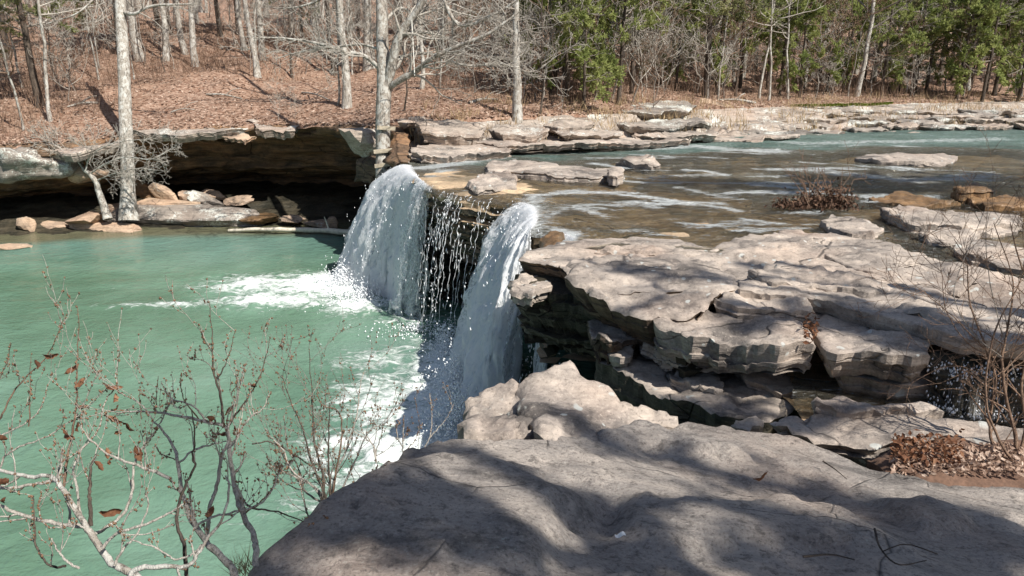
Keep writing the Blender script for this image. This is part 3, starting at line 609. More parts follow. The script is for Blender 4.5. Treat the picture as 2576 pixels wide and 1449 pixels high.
S('lichen_slab', [(1418, 652, .20), (1440, 636, .22), (1530, 632, .22), (1640, 640, .22), (1720, 652, .22), (1800, 655), (1850, 690), (1865, 718), (1790, 745), (1785, 768), (1710, 788, .12), (1640, 782, .10), (1560, 770, .10), (1500, 742, .13), (1450, 722, .15), (1425, 694, .17)], .20,
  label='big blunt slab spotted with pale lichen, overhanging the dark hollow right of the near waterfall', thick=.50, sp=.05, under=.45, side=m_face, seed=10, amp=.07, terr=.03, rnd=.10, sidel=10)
S('wedge_slab', [(1640, 800, .03), (1700, 780, .06), (1790, 770, .08), (1930, 790, .08), (2010, 795, .07), (2035, 830, .03), (2052, 868, .0), (1960, 885, -.02), (1860, 862, -.02), (1780, 850, -.02), (1735, 850, -.02), (1690, 828, 0)], .03,
  label='thick wedge-shaped slab with a squared front face, lying just below the lichen-spotted slab', thick=.30, sp=.05, under=.08, seed=12, rnd=.03, sidel=9, amp=.035, strata=.02)
S('infill_slab', [(1790, 762), (1870, 715), (1960, 705), (2060, 740), (2040, 785), (1960, 782), (1860, 778)], .12, label='cracked flat slab set between the lichen-spotted slab and the wedge slab behind it', thick=.25, sp=.05, seed=13, under=.1)
S('ledge_slab', [(2035, 785), (2090, 765), (2200, 790), (2330, 850), (2345, 900), (2250, 900), (2150, 885), (2085, 880), (2055, 850)], .02, label='dark-fronted ledge slab right of the leaf-filled crack, above a hollow', thick=.28, sp=.05, seed=14, under=.12)
S('tongue_slab', [(2090, 895), (2190, 890), (2300, 900), (2420, 925), (2390, 955), (2240, 962), (2180, 946), (2110, 930)], -.28, label='low tongue of rock under the ledge slab, over the small brown pool', thick=.22, sp=.05, seed=15, under=.1)
S('lower_slab', [(1500, 852), (1560, 868), (1620, 890), (1700, 890), (1800, 900), (1900, 900), (1990, 915), (2055, 940), (2068, 985), (2060, 1012), (1990, 1042), (1930, 1062), (1860, 1066), (1800, 1042), (1720, 1003), (1640, 972), (1560, 932), (1510, 893)], -.62,
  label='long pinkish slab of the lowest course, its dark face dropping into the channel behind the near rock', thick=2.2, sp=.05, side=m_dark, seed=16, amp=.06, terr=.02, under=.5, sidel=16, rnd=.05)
S('course_slab', [(1600, 830), (1700, 838), (1800, 868), (1900, 885), (1900, 905), (1800, 900), (1700, 885), (1620, 862)], -.36, label='thin dark course of rock squeezed under the wedge-shaped slab', thick=.12, seed=94)
S('course_slab', [(1700, 925), (1780, 930), (1830, 960), (1800, 985), (1740, 962), (1690, 942)], -.54, label='broken flake lying on the left half of the long lowest slab', thick=.10, seed=95)
S('course_slab', [(1850, 930), (1960, 928), (2040, 955), (2050, 990), (1960, 985), (1880, 960)], -.54, label='broad pinkish flake on the right half of the long lowest slab', thick=.09, seed=96)
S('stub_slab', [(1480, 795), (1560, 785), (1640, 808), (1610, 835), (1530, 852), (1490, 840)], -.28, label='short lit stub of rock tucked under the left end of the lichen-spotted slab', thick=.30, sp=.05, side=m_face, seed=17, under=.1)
S('loose_flat_stone', [(1520, 852), (1560, 850), (1600, 872), (1590, 898), (1560, 900), (1530, 880)], -.45, label='loose tan flat stone leaning on the long lowest slab below the stub of rock', thick=.12, sp=.04, seed=18)
S('loose_flat_stone', [(1645, 880), (1700, 878), (1730, 895), (1690, 908), (1650, 900)], -.5, label='small flat stone under the overhang of the wedge slab', thick=.1, sp=.04, seed=19)
S('chock_stone', [(1845, 1045), (1900, 1048), (1930, 1066), (1890, 1080), (1850, 1068)], -.10, label='small pale stone wedged in the crack between the long lowest slab and the near rock', thick=.2, sp=.04, seed=20)
S('plank_like_slab', [(1930, 1068, .0), (2000, 1036, .02), (2080, 1018, .04), (2200, 1018, .05), (2330, 1040, .06), (2500, 1065, .06), (2700, 1090, .06), (2700, 1140, .05), (2400, 1105, .05), (2270, 1113, .04), (2190, 1132, .0), (2060, 1108, .0), (1960, 1084, .0)], .04,
  label='long thin slab split like a plank, in front of the small brown pool and its cascade', thick=.24, sp=.05, seed=21, under=.15, terr=.025)
S('back_sliver_slab', [(2035, 1015), (2140, 1002), (2310, 1012), (2365, 1032), (2250, 1038), (2100, 1032)], .06, label='thin sliver of rock along the back of the plank-like slab', thick=.2, sp=.04, seed=22)
for k, (u0, u1, v0, v1, lb) in enumerate([(2275, 1, 0, 0, 'squared block under the right end of the plank-like slab, left one of three'), (2370, 1, 0, 0, 'squared block under the right end of the plank-like slab, middle one of three'), (2455, 1, 0, 0, 'squared block under the plank-like slab, right one of three, by the shrub')]):
    c = W(u0+35, 1120, -.12); boulder('support_block', c, (.34, .3, .26), m_boulder, seed=60+k, rz=.2*k, label=lb)
S('hollow_shelf', [(1290, 700), (1320, 690), (1375, 700), (1390, 725), (1340, 745), (1290, 735)], -.12, label='small pale shelf of rock in the dark hollow beside the near waterfall', thick=.15, sp=.04, seed=24)
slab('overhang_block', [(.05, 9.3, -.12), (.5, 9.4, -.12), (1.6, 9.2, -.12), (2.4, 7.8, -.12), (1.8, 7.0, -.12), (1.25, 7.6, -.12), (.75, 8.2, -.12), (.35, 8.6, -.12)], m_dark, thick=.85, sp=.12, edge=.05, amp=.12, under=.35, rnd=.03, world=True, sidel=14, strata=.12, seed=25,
     label='black wet block hanging over the pool under the left corner of the rock pavement', cat='rock')
# stream rocks
S('stream_slab', [(1223, 417), (1240, 402), (1330, 406), (1400, 412), (1480, 416), (1560, 426), (1566, 438), (1500, 446), (1420, 446), (1350, 440), (1280, 434), (1230, 428)], .12, label='long flat broken slab standing dry in the stream behind the lip of the falls', thick=.3, seed=30, sp=.10)
S('stream_slab', [(1178, 456), (1230, 432), (1300, 442), (1292, 462), (1200, 470)], .17, label='small pale slab on the brown wet rock at the lip between the two main falls', thick=.25, seed=31)
S('stream_slab', [(1550, 405, .1), (1590, 388, .28), (1630, 388, .30), (1665, 410, .12), (1640, 418, .12), (1590, 414, .1)], .2, label='humped grey boulder in midstream with a fallen flake at its right', thick=.3, seed=32, sp=.1)
S('stream_slab', [(1528, 425), (1560, 420), (1570, 432), (1555, 440), (1530, 438)], .26, label='small rounded grey boulder at the right end of the long dry slab in the stream', thick=.2, seed=33)
S('stream_slab', [(2150, 397), (2230, 388), (2330, 386), (2408, 396), (2380, 408), (2300, 409), (2200, 405)], .09, label='low pale slab in the far right of the stream, above the shaded reach', thick=.2, seed=34, sp=.12)
S('stream_slab', [(2060, 555), (2100, 541), (2200, 552), (2222, 573), (2190, 590), (2130, 590), (2085, 575)], .09, label='flat pale slab at the stream edge, in front of the leaf-clogged bush', thick=.2, seed=35)
S('stream_slab', [(2208, 526), (2260, 516), (2400, 530), (2480, 540), (2570, 548), (2560, 560), (2490, 562), (2420, 572), (2300, 563), (2250, 545)], .15, label='longest pale slab on the right of the stream, dark under its front edge', thick=.3, seed=36, under=.1)
S('stream_slab', [(2395, 622), (2470, 612), (2600, 630), (2700, 660), (2700, 690), (2520, 662), (2430, 642)], .10, label='pale slab by the right edge of the picture, behind the twigs of the shrub', thick=.22, seed=37)
S('stream_slab', [(2310, 590), (2380, 582), (2470, 590), (2460, 604), (2370, 608)], .08, label='low rock between the longest slab and the slab by the right edge', thick=.15, seed=38)
S('stream_slab', [(2380, 570), (2480, 566), (2560, 575), (2520, 586), (2420, 586)], .08, label='thin rock just below the longest pale slab on the right', thick=.15, seed=39)
S('stream_slab', [(2190, 497), (2260, 484), (2350, 492), (2420, 506), (2330, 516), (2250, 510)], .07, m_wetrock, label='wet dark rock in the shaded reach of the stream, right of the leaf-clogged bush', thick=.2, seed=40)
S('stream_slab', [(2400, 470), (2450, 462), (2500, 470), (2480, 482), (2420, 482)], .22, m_wetrock, label='dark rounded rock standing in the blue shaded water at the right', thick=.3, seed=41)
S('stream_slab', [(2430, 500), (2530, 494), (2640, 505), (2600, 520), (2480, 518)], .08, m_wetrock, label='wet dark rock in the shaded reach nearest the right edge', thick=.2, seed=42)
S('stream_slab', [(1990, 500), (2040, 494), (2080, 505), (2030, 516)], .04, m_wetrock, label='barely emerging wet rock beside the leaf-clogged bush', thick=.15, seed=43)
S('lip_rock', [(1362, 590, .0), (1385, 572, .03), (1410, 570, .03), (1425, 590, .02), (1400, 612, .0), (1372, 610, .0)], .02, m_wetrock, label='brown mossy rock at the lip, splitting the small side fall from the near waterfall', thick=.6, sp=.05, seed=44, rnd=.12)

# far bank slabs
def Y(u, v, y):
    return D(u, v, y/ray(u, v)[1])
def T(pts, label, mat=m_rock_bank, **k):
    a = dict(sp=.11, edge=.08, amp=.10, thick=.25, rnd=.03, strata=.05, under=.12, terr=.03, roll=.02, cell=(1.0, .08, .02))
    a.update(k); return slab('bank_slab', [tuple(Y(*p)) for p in pts], mat, label=label, cat='rock', world=True, **a)
T([(1035, 312, 21.2), (1060, 304, 22.2), (1130, 299, 22.8), (1195, 305, 22.6), (1218, 322, 21.6), (1195, 336, 20.7), (1120, 336, 20.5), (1060, 326, 20.7)], 'thick lichened slab on the far bank just right of the laddered tree', thick=.30, seed=50)
T([(1233, 325, 21.8), (1255, 315, 22.6), (1300, 311, 23), (1365, 315, 23), (1382, 328, 22), (1335, 339, 21.2), (1262, 337, 21.1)], 'squat lichened slab on the far bank, second to the right of the laddered tree', thick=.28, seed=51)
T([(1370, 312, 23.4), (1400, 303, 24.6), (1470, 300, 25), (1495, 308, 24.2), (1470, 318, 23.2), (1400, 320, 22.8)], 'upper flat slab on the far bank at the foot of the pale broken-topped cedar trunk', thick=.2, seed=52)
T([(1395, 333, 22.2), (1450, 325, 23.2), (1550, 329, 23.4), (1575, 338, 22.6), (1500, 344, 21.9), (1420, 342, 21.6)], 'shadow-fronted shelf on the far bank below the upper flat slab', thick=.2, seed=53, under=.3)
T([(1035, 376, 19.6), (1060, 364, 20.6), (1150, 362, 21), (1240, 366, 21), (1290, 374, 20.4), (1200, 384, 19.6), (1120, 390, 19.2), (1055, 392, 19.0)], 'pink shelf at the water line where the far waterfall begins', m_rock, thick=.24, seed=54)
T([(1180, 354, 21), (1300, 347, 22.2), (1500, 347, 22.8), (1700, 348, 23.4), (1745, 354, 23.2), (1600, 360, 22), (1400, 366, 21), (1250, 368, 20.4)], 'long low shelf at the water line of the far bank', m_rock, thick=.16, seed=55)
T([(1545, 275, 27.5), (1590, 262, 28.8), (1660, 252, 30), (1720, 252, 30.4), (1752, 264, 29.4), (1730, 278, 28), (1660, 286, 27), (1580, 285, 26.8)], 'big whitish outcrop slab with a black hollow under it, on the far bank', m_rock_lichen, thick=.28, under=.5, seed=56)
T([(1550, 306, 25.2), (1650, 300, 26.4), (1750, 298, 27), (1800, 306, 26.2), (1700, 316, 25), (1600, 316, 24.6)], 'flat slab directly below the big whitish outcrop', m_rock_lichen, thick=.2, seed=57)
T([(1000, 298, 22.2), (1040, 292, 23), (1090, 296, 23), (1070, 306, 22.2), (1010, 308, 21.8)], 'thin slab half under leaves behind the laddered tree', thick=.15, seed=58)
T([(1590, 338, 23.6), (1680, 330, 24.6), (1790, 330, 25), (1810, 338, 24.2), (1700, 346, 23.4)], 'dark-fronted flat slab by the tiny brown bush at the water line', thick=.2, seed=59, under=.2)
T([(1800, 345, 24.4), (1900, 338, 25.4), (2010, 336, 26), (2000, 344, 25.2), (1880, 352, 24.2)], 'pinkish shelf at the water line right of the tiny brown bush', m_rock, thick=.14, seed=49)
c = D(1792, 274, 31.5); boulder('tilted_block', (c[0], c[1], .72), (1.5, .9, .62), m_boulder, seed=3, rz=-.25, tilt=.25, label='tilted block with an orange-brown broken face, on the whitish outcrop of the far bank')
r_ = np.random.RandomState(21); placed = []
for k in range(60):
    for _ in range(30):
        u = r_.uniform(1560, 2640); v = r_.uniform(278, 338)
        z = .0+(338-v)/60*.42; p = W(u, v, z)
        if p[1] < ys(p[0])+.4 or p[1] > yb(p[0])+.3: continue
        if all((p[0]-q[0])**2+((p[1]-q[1])*.8)**2 > 1.1**2 for q in placed): break
    else: continue
    placed.append(p); L = r_.uniform(.7, 1.5); B = r_.uniform(.4, .8); a0 = r_.uniform(-.2, .25); out = []
    for th in np.linspace(0, 2*math.pi, 9)[:-1]:
        q = r_.uniform(.75, 1.1); ex, ey = L*q*math.cos(th), B*q*math.sin(th)
        out.append((p[0]+ex*math.cos(a0)-ey*math.sin(a0), p[1]+ex*math.sin(a0)+ey*math.cos(a0), z+r_.uniform(-.03, .05)))
    slab('terrace_slab', out, m_rock_lichen if r_.rand() < .6 else m_rock_bank, thick=.15, sp=.2, edge=.12, amp=.12, under=.06, rnd=.05, roll=.04, terr=.04, world=True, sidel=4, strata=.08, seed=k+.5,
         label='pale lichen-covered slab among many on the far terrace above the water', cat='rock', group='lichened slabs on the far rock terrace')
# cliff-lip rocks
T([(325, 328, 26.0), (360, 313, 27.8), (440, 304, 28.6), (540, 300, 28.8), (630, 293, 29.2), (665, 305, 28), (600, 322, 26.1), (520, 330, 25.8), (440, 336, 25.7), (370, 338, 25.7)], 'pale lichened cap rock along the lip of the undercut cliff, right of the tall left tree', m_rock_bank, thick=.26, seed=70, under=.2)
T([(620, 305, 27.5), (690, 298, 28.2), (760, 314, 27), (740, 330, 25.8), (660, 328, 25.7)], 'cap rock at the cliff lip where small shrubs stand', m_rock_bank, thick=.25, seed=71)
T([(110, 376, 24.6), (200, 350, 26.2), (330, 330, 27.6), (338, 345, 26.0), (270, 362, 25.0), (180, 384, 24.0)], 'smooth tan cap rock at the cliff lip, left of the tall left tree', m_rock, thick=.28, seed=72)
T([(560, 345, 25.9), (610, 338, 26.4), (650, 342, 26.2), (620, 352, 25.6)], 'small sunlit chunk hanging under the cap rock of the cliff', m_boulder, thick=.12, seed=73)
c = Y(45, 415, 24.6); boulder('white_boulder', tuple(c), (2.5, 1.6, 1.35), m_rock_lichen, seed=7, rz=.2, label='white lichened boulder bulging from the cliff lip at the left edge', noise=.10, sub=4, flat=0)
c = Y(150, 408, 25.0); boulder('white_boulder', tuple(c), (1.9, 1.2, .95), m_rock_lichen, seed=8, rz=-.2, label='smaller lichened boulder right of the bulging white one at the cliff lip', noise=.10, sub=4, flat=0)
c = Y(215, 432, 25.4); boulder('white_boulder', tuple(c), (1.3, .9, .6), m_boulder, seed=9, rz=-.2, label='tan chunk hanging at the cliff lip above the leaning tree', noise=.10, flat=0)
for (u, v, z, sz, sd, lb) in [(915, 330, .25, (1.3, 1.3, 1.0), 12, 'squared grey block topping the dark cliff corner left of the laddered tree'), (935, 385, -.55, (1.2, 1.0, 1.1), 13, 'grey-green block below the squared one in the dark cliff corner'), (1010, 355, .1, (1.0, 1.1, .7), 14, 'shaded block in the corner behind the laddered tree'), (1030, 405, -.75, (.7, .8, .7), 15, 'lower shaded block behind the ladder steps')]:
    c = D(u, v, 22.2 if sd > 13 else 21.6); boulder('corner_block', (c[0], c[1]+.3, z), sz, m_rock_bank if sd in (12,) else m_face, seed=sd, rz=.3, label=lb, noise=.09)
# cave boulders
for k, (u, v, z, sz, tl, mat, lb) in enumerate([
    (64, 565, -2.75, (.62, .5, .62), .1, m_boulder, 'blocky orange boulder at the water edge under the cliff, far left'),
    (120, 572, -2.9, (.9, .6, .35), .1, m_boulder, 'low broken stone right of the blocky orange boulder'),
    (20, 628, -3.0, (.9, .6, .25), .0, m_boulder, 'flat stone breaking the pool surface at the left edge'),
    (215, 556, -2.7, (1.5, .9, .5), -.1, m_boulder, 'long brown boulder under the leaning tree'),
    (270, 578, -2.95, (2.2, .7, .4), .0, m_boulder, 'long ragged ledge stone at the waterline below the leaning tree'),
    (470, 556, -2.85, (4.4, 1.8, .95), .04, m_rock_lichen, 'largest boulder of the far shore, its face spotted with white lichen'),
    (320, 540, -2.7, (1.6, 1.1, .7), .0, m_boulder, 'boulder at the roots of the tall left tree'),
    (400, 520, -2.45, (2.3, 1.2, .6), .06, m_boulder, 'pale orange slab leaning behind the largest boulder'),
    (413, 494, -2.15, (.95, .35, .6), .5, m_boulder, 'sunlit flake of rock tilted up in the cave mouth'),
    (362, 482, -2.1, (.9, .5, .8), .6, m_cave, 'dark flake leaning back into the cave'),
    (462, 497, -2.25, (.6, .5, .5), .2, m_boulder, 'brown block right of the tilted flake in the cave mouth'),
    (510, 505, -2.35, (1.0, .6, .45), .5, m_rock_lichen, 'grey slab tipped to the right in the cave mouth'),
    (540, 492, -2.25, (.8, .5, .4), .2, m_boulder, 'small block behind the tipped grey slab'),
    (592, 508, -2.35, (1.0, .7, .32), -.15, m_boulder, 'bright orange flat stone in the cave mouth, rightmost in sunlight'),
    (835, 560, -2.75, (.35, .3, .5), .1, m_boulder, 'small orange stone by the right end of the driftwood log'),
    (800, 565, -2.85, (.8, .5, .25), .1, m_boulder, 'flat stone behind the right half of the driftwood log'),
    (735, 552, -2.75, (.8, .5, .25), .1, m_boulder, 'flat stone behind the left half of the driftwood log'),
    (640, 556, -2.8, (1.6, .9, .35), -.05, m_wetrock, 'low brown rock right of the largest boulder')]):
    c = W(u, v, z); boulder('shore_boulder', tuple(c+np.array([0, sz[1]*.25, 0])), sz, mat, seed=30+k, tilt=tl, rz=.15*math.sin(k*3), label=lb, noise=.07, sub=4 if sz[0] > 2 else 3)
P_ = smooth_path([W(575, 581, -2.93), W(650, 577, -2.86), W(760, 578, -2.86), W(872, 583, -2.84), W(900, 585, -2.86)], 40); P_[:, 2] += n2(np.arange(40)*.2, np.zeros(40), 1, 2)*.02
acc = Acc(); tube(acc, P_, np.linspace(.05, .11, 40)*(1+.1*np.sin(np.arange(40))), 8); tube(acc, [P_[25], P_[25]+[-.1, .1, .28], P_[25]+[-.16, .1, .45]], [.04, .03, .012], 5)
link('driftwood_log', acc.mesh('driftwood_log', m_log), None, 'long bleached log lying along the far pool edge, ending behind the far waterfall', 'log')
# ---------------------------------------------------------------- waterfalls
def octas(P, size, stretch, rs):
    n = len(P); base = np.array([[1, 0, 0], [-1, 0, 0], [0, 1, 0], [0, -1, 0], [0, 0, 1], [0, 0, -1.]])
    F = np.array([[0, 2, 4], [2, 1, 4], [1, 3, 4], [3, 0, 4], [2, 0, 5], [1, 2, 5], [3, 1, 5], [0, 3, 5]])
    B = base[None]*size[:, None, None]*np.array([1, 1, 1])[None, None]; B[:, :, 2] *= stretch[:, None]
    B = B+rs.normal(size=B.shape)*size[:, None, None]*.25
    V = P[:, None]+B; return V.reshape(-1, 3), (F[None]+np.arange(n)[:, None, None]*6).reshape(-1, 3)
def waterfall(name, lip, land, dens, label, layers=3, ns=90, nt=90, z0=.03, spray=2500, thick=.16, strands=0, sz=.018, over=.16, sdens=None, back=.5, lo=.0):
    lip = np.array(lip, float); land = np.array(land, float); wid = np.linalg.norm(np.diff(lip, axis=0), axis=1).sum()
    root = empty(name, (lip[:, 0].mean(), lip[:, 1].mean(), -3), label, 'waterfall')
    base = np.array(root.location)
    s = np.linspace(0, 1, ns); tq = np.linspace(0, 1, nt)
    L = smooth_path(lip, ns); E = smooth_path(land, ns)
    def pos(si, t):      # si index array, t
        Lp = np.stack([np.interp(si, s, L[:, k]) for k in (0, 1)], -1); Ep = np.stack([np.interp(si, s, E[:, k]) for k in (0, 1)], -1)
        t_ = t[..., None]; xy = Lp+(Ep-Lp)*(t_*1.0)
        b = np.minimum(t, 0)[..., None]; xy = np.where(t_ < 0, Lp+(Ep-Lp)*b*1.0, xy)
        tt_ = np.maximum(t, 0); z = z0-(z0+3.02)*(tt_**1.75)*(.92+.08*tt_)
        return np.concatenate([xy, z[..., None]], -1)
    for k in range(layers):
        rs = np.random.RandomState(k+5); ts = -over+(1+over)*tq
        Sg, Tg = np.meshgrid(s, ts, indexing='ij'); X = pos(Sg, Tg).reshape(-1, 3); S_, T_ = Sg.ravel(), Tg.ravel()
        d = (E-L); dn = np.stack([np.interp(S_, s, d[:, 0]), np.interp(S_, s, d[:, 1])], 1); dn /= np.linalg.norm(dn, axis=1)[:, None]
        tp = np.clip(T_, 0, 1)
        f = fbm(np.column_stack([S_*wid*4.0, T_*1.6, np.full(len(S_), k*7.7)]), 4)*thick*tp**.6
        f += fbm(np.column_stack([S_*wid*6, T_*7, np.full(len(S_), k*3.1+40)]), 4)*thick*.8*tp
        off = (k-(layers-1)/2)*thick*.9*tp
        X[:, 0] += dn[:, 0]*(f+off); X[:, 1] += dn[:, 1]*(f+off); X[:, 2] += np.abs(f)*.5+k*.006
        g = fbm(np.column_stack([S_*wid*2.5, T_*2.2, np.full(len(S_), k*5.+9)]), 4)*.13*tp; X[:, 0] += -dn[:, 1]*g; X[:, 1] += dn[:, 0]*g
        acc = Acc(); acc.add(X-base, gridfaces(ns, nt)); me = acc.mesh('sheet', m_fall)
        den = dens(S_, T_) - .035*(k == 0); den = np.where(T_ < -over*.5, den-.6*(np.clip(-T_-over*.5, 0, 1)/(over*.5+1e-6)), den); den = den-.55*(1-sstep(-over, .10, T_))
        edge = np.minimum(S_, 1-S_); den = den-.45*(1-sstep(0, .10, edge))
        setattr_f(me, 'cover', den)
        uv = me.uv_layers.new(name='UVMap'); li = np.empty(len(me.loops), np.int32); me.loops.foreach_get('vertex_index', li)
        UV = np.column_stack([S_*wid*.45+k*3.3, T_*1.3+k*1.7]); uv.data.foreach_set('uv', UV[li].ravel())
        link('water_sheet', me, root)
    # drops thrown off the sheet
    rs = np.random.RandomState(77); S_ = rs.uniform(-.02, 1.02, spray*3); T_ = rs.beta(2.2, 1.4, spray*3)*1.02
    pr = np.clip((dens(np.clip(S_, 0, 1), T_) if sdens is None else sdens(S_, T_))+.35, 0.03, 1); kp = rs.rand(len(S_)) < pr; S_, T_ = S_[kp][:spray], T_[kp][:spray]
    X = pos(S_, T_)+rs.normal(size=(len(S_), 3))*(thick*.35+.16*T_**1.5)[:, None]*np.array([1, 1, .8]); X[:, 2] = np.maximum(X[:, 2], -3.0)
    size = sz*rs.uniform(.3, 1.1, len(S_)); v, f = octas(X-base, size, rs.uniform(1.2, 5, len(S_)), rs)
    acc = Acc(); acc.add(v, f)
    # broken strings of water
    for q in range(strands):
        s0 = rs.uniform(0, 1); 
        if rs.rand() > np.clip((dens(np.array([s0]), np.array([.5]))[0]+.55), .15, 1): continue
        a0 = rs.uniform(0, .75); ln = rs.uniform(.05, .35); n_ = int(8+ln*40); t = np.linspace(a0, min(1, a0+ln), n_)
        Q = pos(np.full(n_, s0), t); ph = rs.uniform(0, 99); Q[:, 0] += pn(np.column_stack([t*22+ph, t*0, t*0+ph]))*.05; Q[:, 1] += pn(np.column_stack([t*22+ph, t*0+5, t*0]))*.05
        tube(acc, Q-base, sz*.42*np.clip(.6+pn(np.column_stack([t*30+ph, t*0, t*0]))*1.2, .15, 1.5), 4, cap=False)
    me = acc.mesh('spray', m_drop, smooth=True); link('spray_drops', me, root, kind='stuff')
    return root
P2 = lambda u, v, z=-3.: tuple(W(u, v, z)[:2])
waterfall('waterfall', [(-2.72, 18.9), (-2.55, 18.1), (-2.35, 17.3), (-2.12, 16.5), (-1.85, 15.75), (-1.62, 15.3)],
          [P2(852, 690), P2(880, 712), P2(925, 738), P2(985, 752), (-2.4, 15.9), (-2.05, 15.2)],
          lambda s, t: np.interp(s, [0, .1, .55, .68, .8, 1], [.06, .36, .36, .26, .08, -.08])-.08*np.clip(t, 0, 1)*sstep(.45, .7, s)+.06*t,
          'larger far waterfall, the broad white arc shooting left off the ledge by the laddered tree', layers=4, ns=120, nt=110, spray=1100, thick=.20, strands=260, sz=.011)
waterfall('waterfall', [(-1.55, 15.1), (-1.2, 14.6), (-.75, 14.2), (-.2, 13.85)],
          [(-2.1, 15.0), (-1.75, 14.4), (-1.35, 13.9), (-.7, 13.3)],
          lambda s, t: np.interp(s, [0, .25, .4, .62, .75, 1], [-.30, -.12, -.08, -.16, -.32, -.2])-.08*np.clip(t, 0, 1),
          'thin broken curtain of trickles over black rock, between the two white waterfalls', layers=2, ns=80, nt=80, spray=500, thick=.08, strands=200, sz=.013)
waterfall('waterfall', [(.08, 13.75), (.32, 13.2), (.38, 12.5), (.36, 11.9), (.33, 11.4), (.26, 11.0)],
          [(-1.0, 14.1), (-.9, 13.1), (-.75, 12.1), (-.6, 11.2), (-.35, 10.5), (.08, 10.6)],
          lambda s, t: np.interp(s, [0, .15, .3, .9, 1], [-.08, .04, .30, .36, .14])+.06*np.clip(t, 0, 1)*(1-sstep(.15, .4, s)),
          'near waterfall, the tall white chute falling beside the jutting corner of the rock pavement', layers=4, ns=120, nt=110, spray=1400, thick=.22, strands=260, sz=.011)
waterfall('waterfall', [(.72, 11.0), (.86, 10.8), (.95, 10.55)], [(.28, 10.6), (.34, 10.4), (.42, 10.2)],
          lambda s, t: .12+0*s, 'small side fall squeezed between a mossy rock and the near waterfall', layers=2, ns=24, nt=60, spray=300, thick=.05, strands=10, sz=.012)
# cascade at the far right, over a low step
cw = [W(2345, 905, -.12), W(2420, 900, -.12), (W(2560, 905, -.12)), W(2700, 930, -.12)]
root = empty('cascade', tuple(W(2450, 1000, -.45)), 'little shaded cascade splashing over a low step, behind the shrub at the right edge', 'cascade')
rb = np.array(root.location); ns, nt = 110, 40; s = np.linspace(0, 1, ns); t = np.linspace(0, 1, nt); Sg, Tg = np.meshgrid(s, t, indexing='ij')
top = smooth_path([W(2335, 880, -.05), W(2440, 872, -.05), W(2560, 880, -.05), W(2760, 890, -.05)], ns); bot = smooth_path([W(2340, 1020, -.46), W(2430, 1052, -.46), W(2560, 1060, -.46), W(2760, 1070, -.46)], ns)
X = top[:, None]+(bot-top)[:, None]*Tg[..., None]; q = Tg+.10*n2(Sg.ravel()*9, Tg.ravel()*2, 1, 3).reshape(Sg.shape)
X[..., 2] = -.05-.12*sstep(.05, .4, q)-.34*sstep(.66, .84, q)+n2(X[..., 0].ravel(), X[..., 1].ravel(), 4, 4).reshape(Sg.shape)*.06
acc = Acc(); acc.add(X.reshape(-1, 3)-rb, gridfaces(ns, nt)); link('step_rock', acc.mesh('step_rock', m_dark), root)
X2 = X.copy(); X2[..., 2] += .025+.02*n2(X[..., 0].ravel(), X[..., 1].ravel(), 9, 3).reshape(Sg.shape); acc = Acc(); acc.add(X2.reshape(-1, 3)-rb, gridfaces(ns, nt)); me = acc.mesh('sheet', m_fall)
setattr_f(me, 'cover', (-.20+.15*sstep(.55, .8, q)-.06*np.abs(Sg-.35)*3).ravel()); uv = me.uv_layers.new(name='UVMap'); li = np.empty(len(me.loops), np.int32); me.loops.foreach_get('vertex_index', li)
UV = np.column_stack([Sg.ravel()*1.2, Tg.ravel()*.6]); uv.data.foreach_set('uv', UV[li].ravel()); link('water_sheet', me, root)
rs = np.random.RandomState(3); i = rs.randint(0, ns, 700); j = np.clip((rs.beta(5, 2, 700)*nt).astype(int), 0, nt-1); Xd = X2[i, j]+rs.normal(size=(700, 3))*.03; v, f = octas(Xd-rb, rs.uniform(.003, .010, 700), rs.uniform(1, 2.5, 700), rs)
acc = Acc(); acc.add(v, f); link('spray_drops', acc.mesh('spray', m_drop), root, kind='stuff')
# mist and splash heaps where the falls land
def splash(c, n, rad, hgt, seed, sz=.02):
    rs = np.random.RandomState(seed); r = np.abs(rs.normal(size=n)); a = rs.uniform(0, 2*math.pi, n)
    X = np.column_stack([c[0]+r*rad[0]*np.cos(a), c[1]+r*rad[1]*np.sin(a), -2.98+np.abs(rs.normal(size=n))*hgt*np.exp(-r*r*.6)])
    return octas(X, rs.uniform(.25, 1., n)*sz, rs.uniform(.8, 1.6, n), rs)
acc = Acc()
for c, n, rad, h, sd in [((-4.3, 18.1), 2200, (.7, .5), .28, 1), ((-3.6, 17.0), 1500, (.7, .5), .22, 2), ((-1.3, 13.4), 1500, (.35, .8), .3, 3), ((-1.0, 11.6), 2400, (.45, .9), .35, 4), ((-.8, 10.2), 2400, (.5, .6), .40, 5), ((-2.0, 14.8), 500, (.6, .4), .1, 6)]:
    v, f = splash(c, n, rad, h, sd, .022); acc.add(v, f)
link('splash_foam', acc.mesh('splash_foam', m_drop), None, 'churned white splash where the waterfalls strike the pool', 'splash', None, 'stuff')
